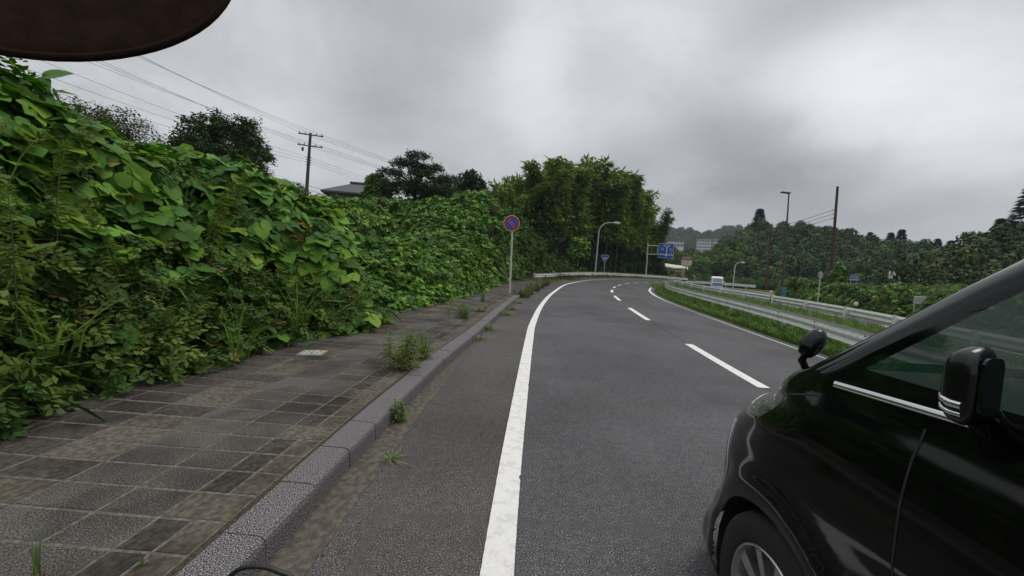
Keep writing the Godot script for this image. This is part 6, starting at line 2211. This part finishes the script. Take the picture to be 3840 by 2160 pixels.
func more_materials():
	M.stem = mat(lin(0.10, 0.11, 0.04), 0.7)
	M.tar = mat(lin(0.018, 0.018, 0.018), 0.7)
	M.grit = mat(Color.WHITE, 0.9)
	M.grit.vertex_color_use_as_albedo = true
	M.dead_stem = mat(lin(0.17, 0.125, 0.075), 0.9)
	M.straw = mat(lin(0.22, 0.20, 0.09), 0.8)
	M.straw.cull_mode = BaseMaterial3D.CULL_DISABLED
	M.straw.backlight_enabled = true
	M.straw.backlight = Color(0.45, 0.42, 0.25)
	M.weed_tones = []
	for c in [Color(0.065, 0.105, 0.026), Color(0.090, 0.115, 0.030), Color(0.050, 0.095, 0.026)]:
		var m := leaf_mat(0.6, 0.45)
		m.vertex_color_use_as_albedo = false
		m.albedo_color = lin(c.r, c.g, c.b)
		M.weed_tones.append(m)
	M.sign_rim = mat(lin(0.62, 0.50, 0.42), 0.5)
	M.reflector = mat(lin(0.62, 0.58, 0.42), 0.3)
	M.orange = mat(lin(0.62, 0.14, 0.04), 0.4)
	M.teal = mat(lin(0.05, 0.19, 0.18), 0.6)
	M.pale_white = mat(lin(0.52, 0.52, 0.49), 0.7)
	M.pale_blue = mat(lin(0.24, 0.38, 0.62), 0.6)
	M.board_blue = mat(lin(0.03, 0.11, 0.27), 0.6)
	M.pale_tan = mat(lin(0.46, 0.36, 0.24), 0.7)
	M.faded_green = mat(lin(0.10, 0.30, 0.13), 0.7)
	M.faded_red = mat(lin(0.42, 0.22, 0.20), 0.7)
	M.sign_brown = mat(lin(0.24, 0.14, 0.09), 0.7)
	M.cream = mat(lin(0.58, 0.54, 0.44), 0.8)
	M.shed_wall = mat(lin(0.27, 0.27, 0.255), 0.85)
	M.far_wall = mat(lin(0.60, 0.62, 0.61), 0.8)
	M.far_window = mat(lin(0.16, 0.19, 0.21), 0.3)
	M.roof_tile = mat(lin(0.085, 0.09, 0.095), 0.75)
	M.satin = mat(lin(0.30, 0.30, 0.31), 0.35, 0.6)
	M.mirror_shell = mat(lin(0.006, 0.006, 0.007), 0.2, 0.0, 0.5)
	M.glassy_grey = mat(lin(0.20, 0.21, 0.20), 0.15)
	M.van_blue = mat(lin(0.07, 0.22, 0.55), 0.4)
	var S := 256
	var a := gray_noise(S, 31, 0.30)
	var b := gray_noise(S, 32, 0.02, FastNoiseLite.TYPE_SIMPLEX, 3)
	M.leather = mat(lin(1.0, 0.98, 1.0), 0.95, 0.0, 0.05)
	M.leather.albedo_texture = pix(S, func(k):
		var q := 0.17 + (a[k] / 255.0 - 0.5) * 0.045 + (b[k] / 255.0 - 0.5) * 0.05
		return Color(q * 1.12, q * 0.86, q * 0.72))
	M.leather.uv1_triplanar = true
	M.leather.uv1_scale = Vector3.ONE * 14.0
	M.cover_plate = tri_mat(pix(S, func(k):
		var q := 0.74 + (a[k] / 255.0 - 0.5) * 0.12
		var s := smoothstep(0.48, 0.62, b[k] / 255.0)
		return Color(lerpf(q, 0.42, s), lerpf(q, 0.45, s), lerpf(q * 0.96, 0.34, s))), 0.32, 0.9, lin(0.85, 0.85, 0.82))

func _ready():
	rng.seed = 20240817
	noise.seed = 12
	noise.frequency = 0.01
	noise.fractal_type = FastNoiseLite.FRACTAL_FBM
	noise.fractal_octaves = 3
	make_camera_and_light()
	var t0 := Time.get_ticks_msec()
	make_materials()
	more_materials()
	make_curves()
	print("materials ", Time.get_ticks_msec() - t0)
	make_ground()
	make_hills()
	print("ground ", Time.get_ticks_msec() - t0)
	make_bank_plants()
	print("bank ", Time.get_ticks_msec() - t0)
	make_bamboo()
	make_trees()
	make_rails()
	make_grass()
	make_weeds()
	print("plants ", Time.get_ticks_msec() - t0)
	make_signs()
	make_poles()
	make_van()
	make_small_van()
	make_rider_things()
	print("all ", Time.get_ticks_msec() - t0)
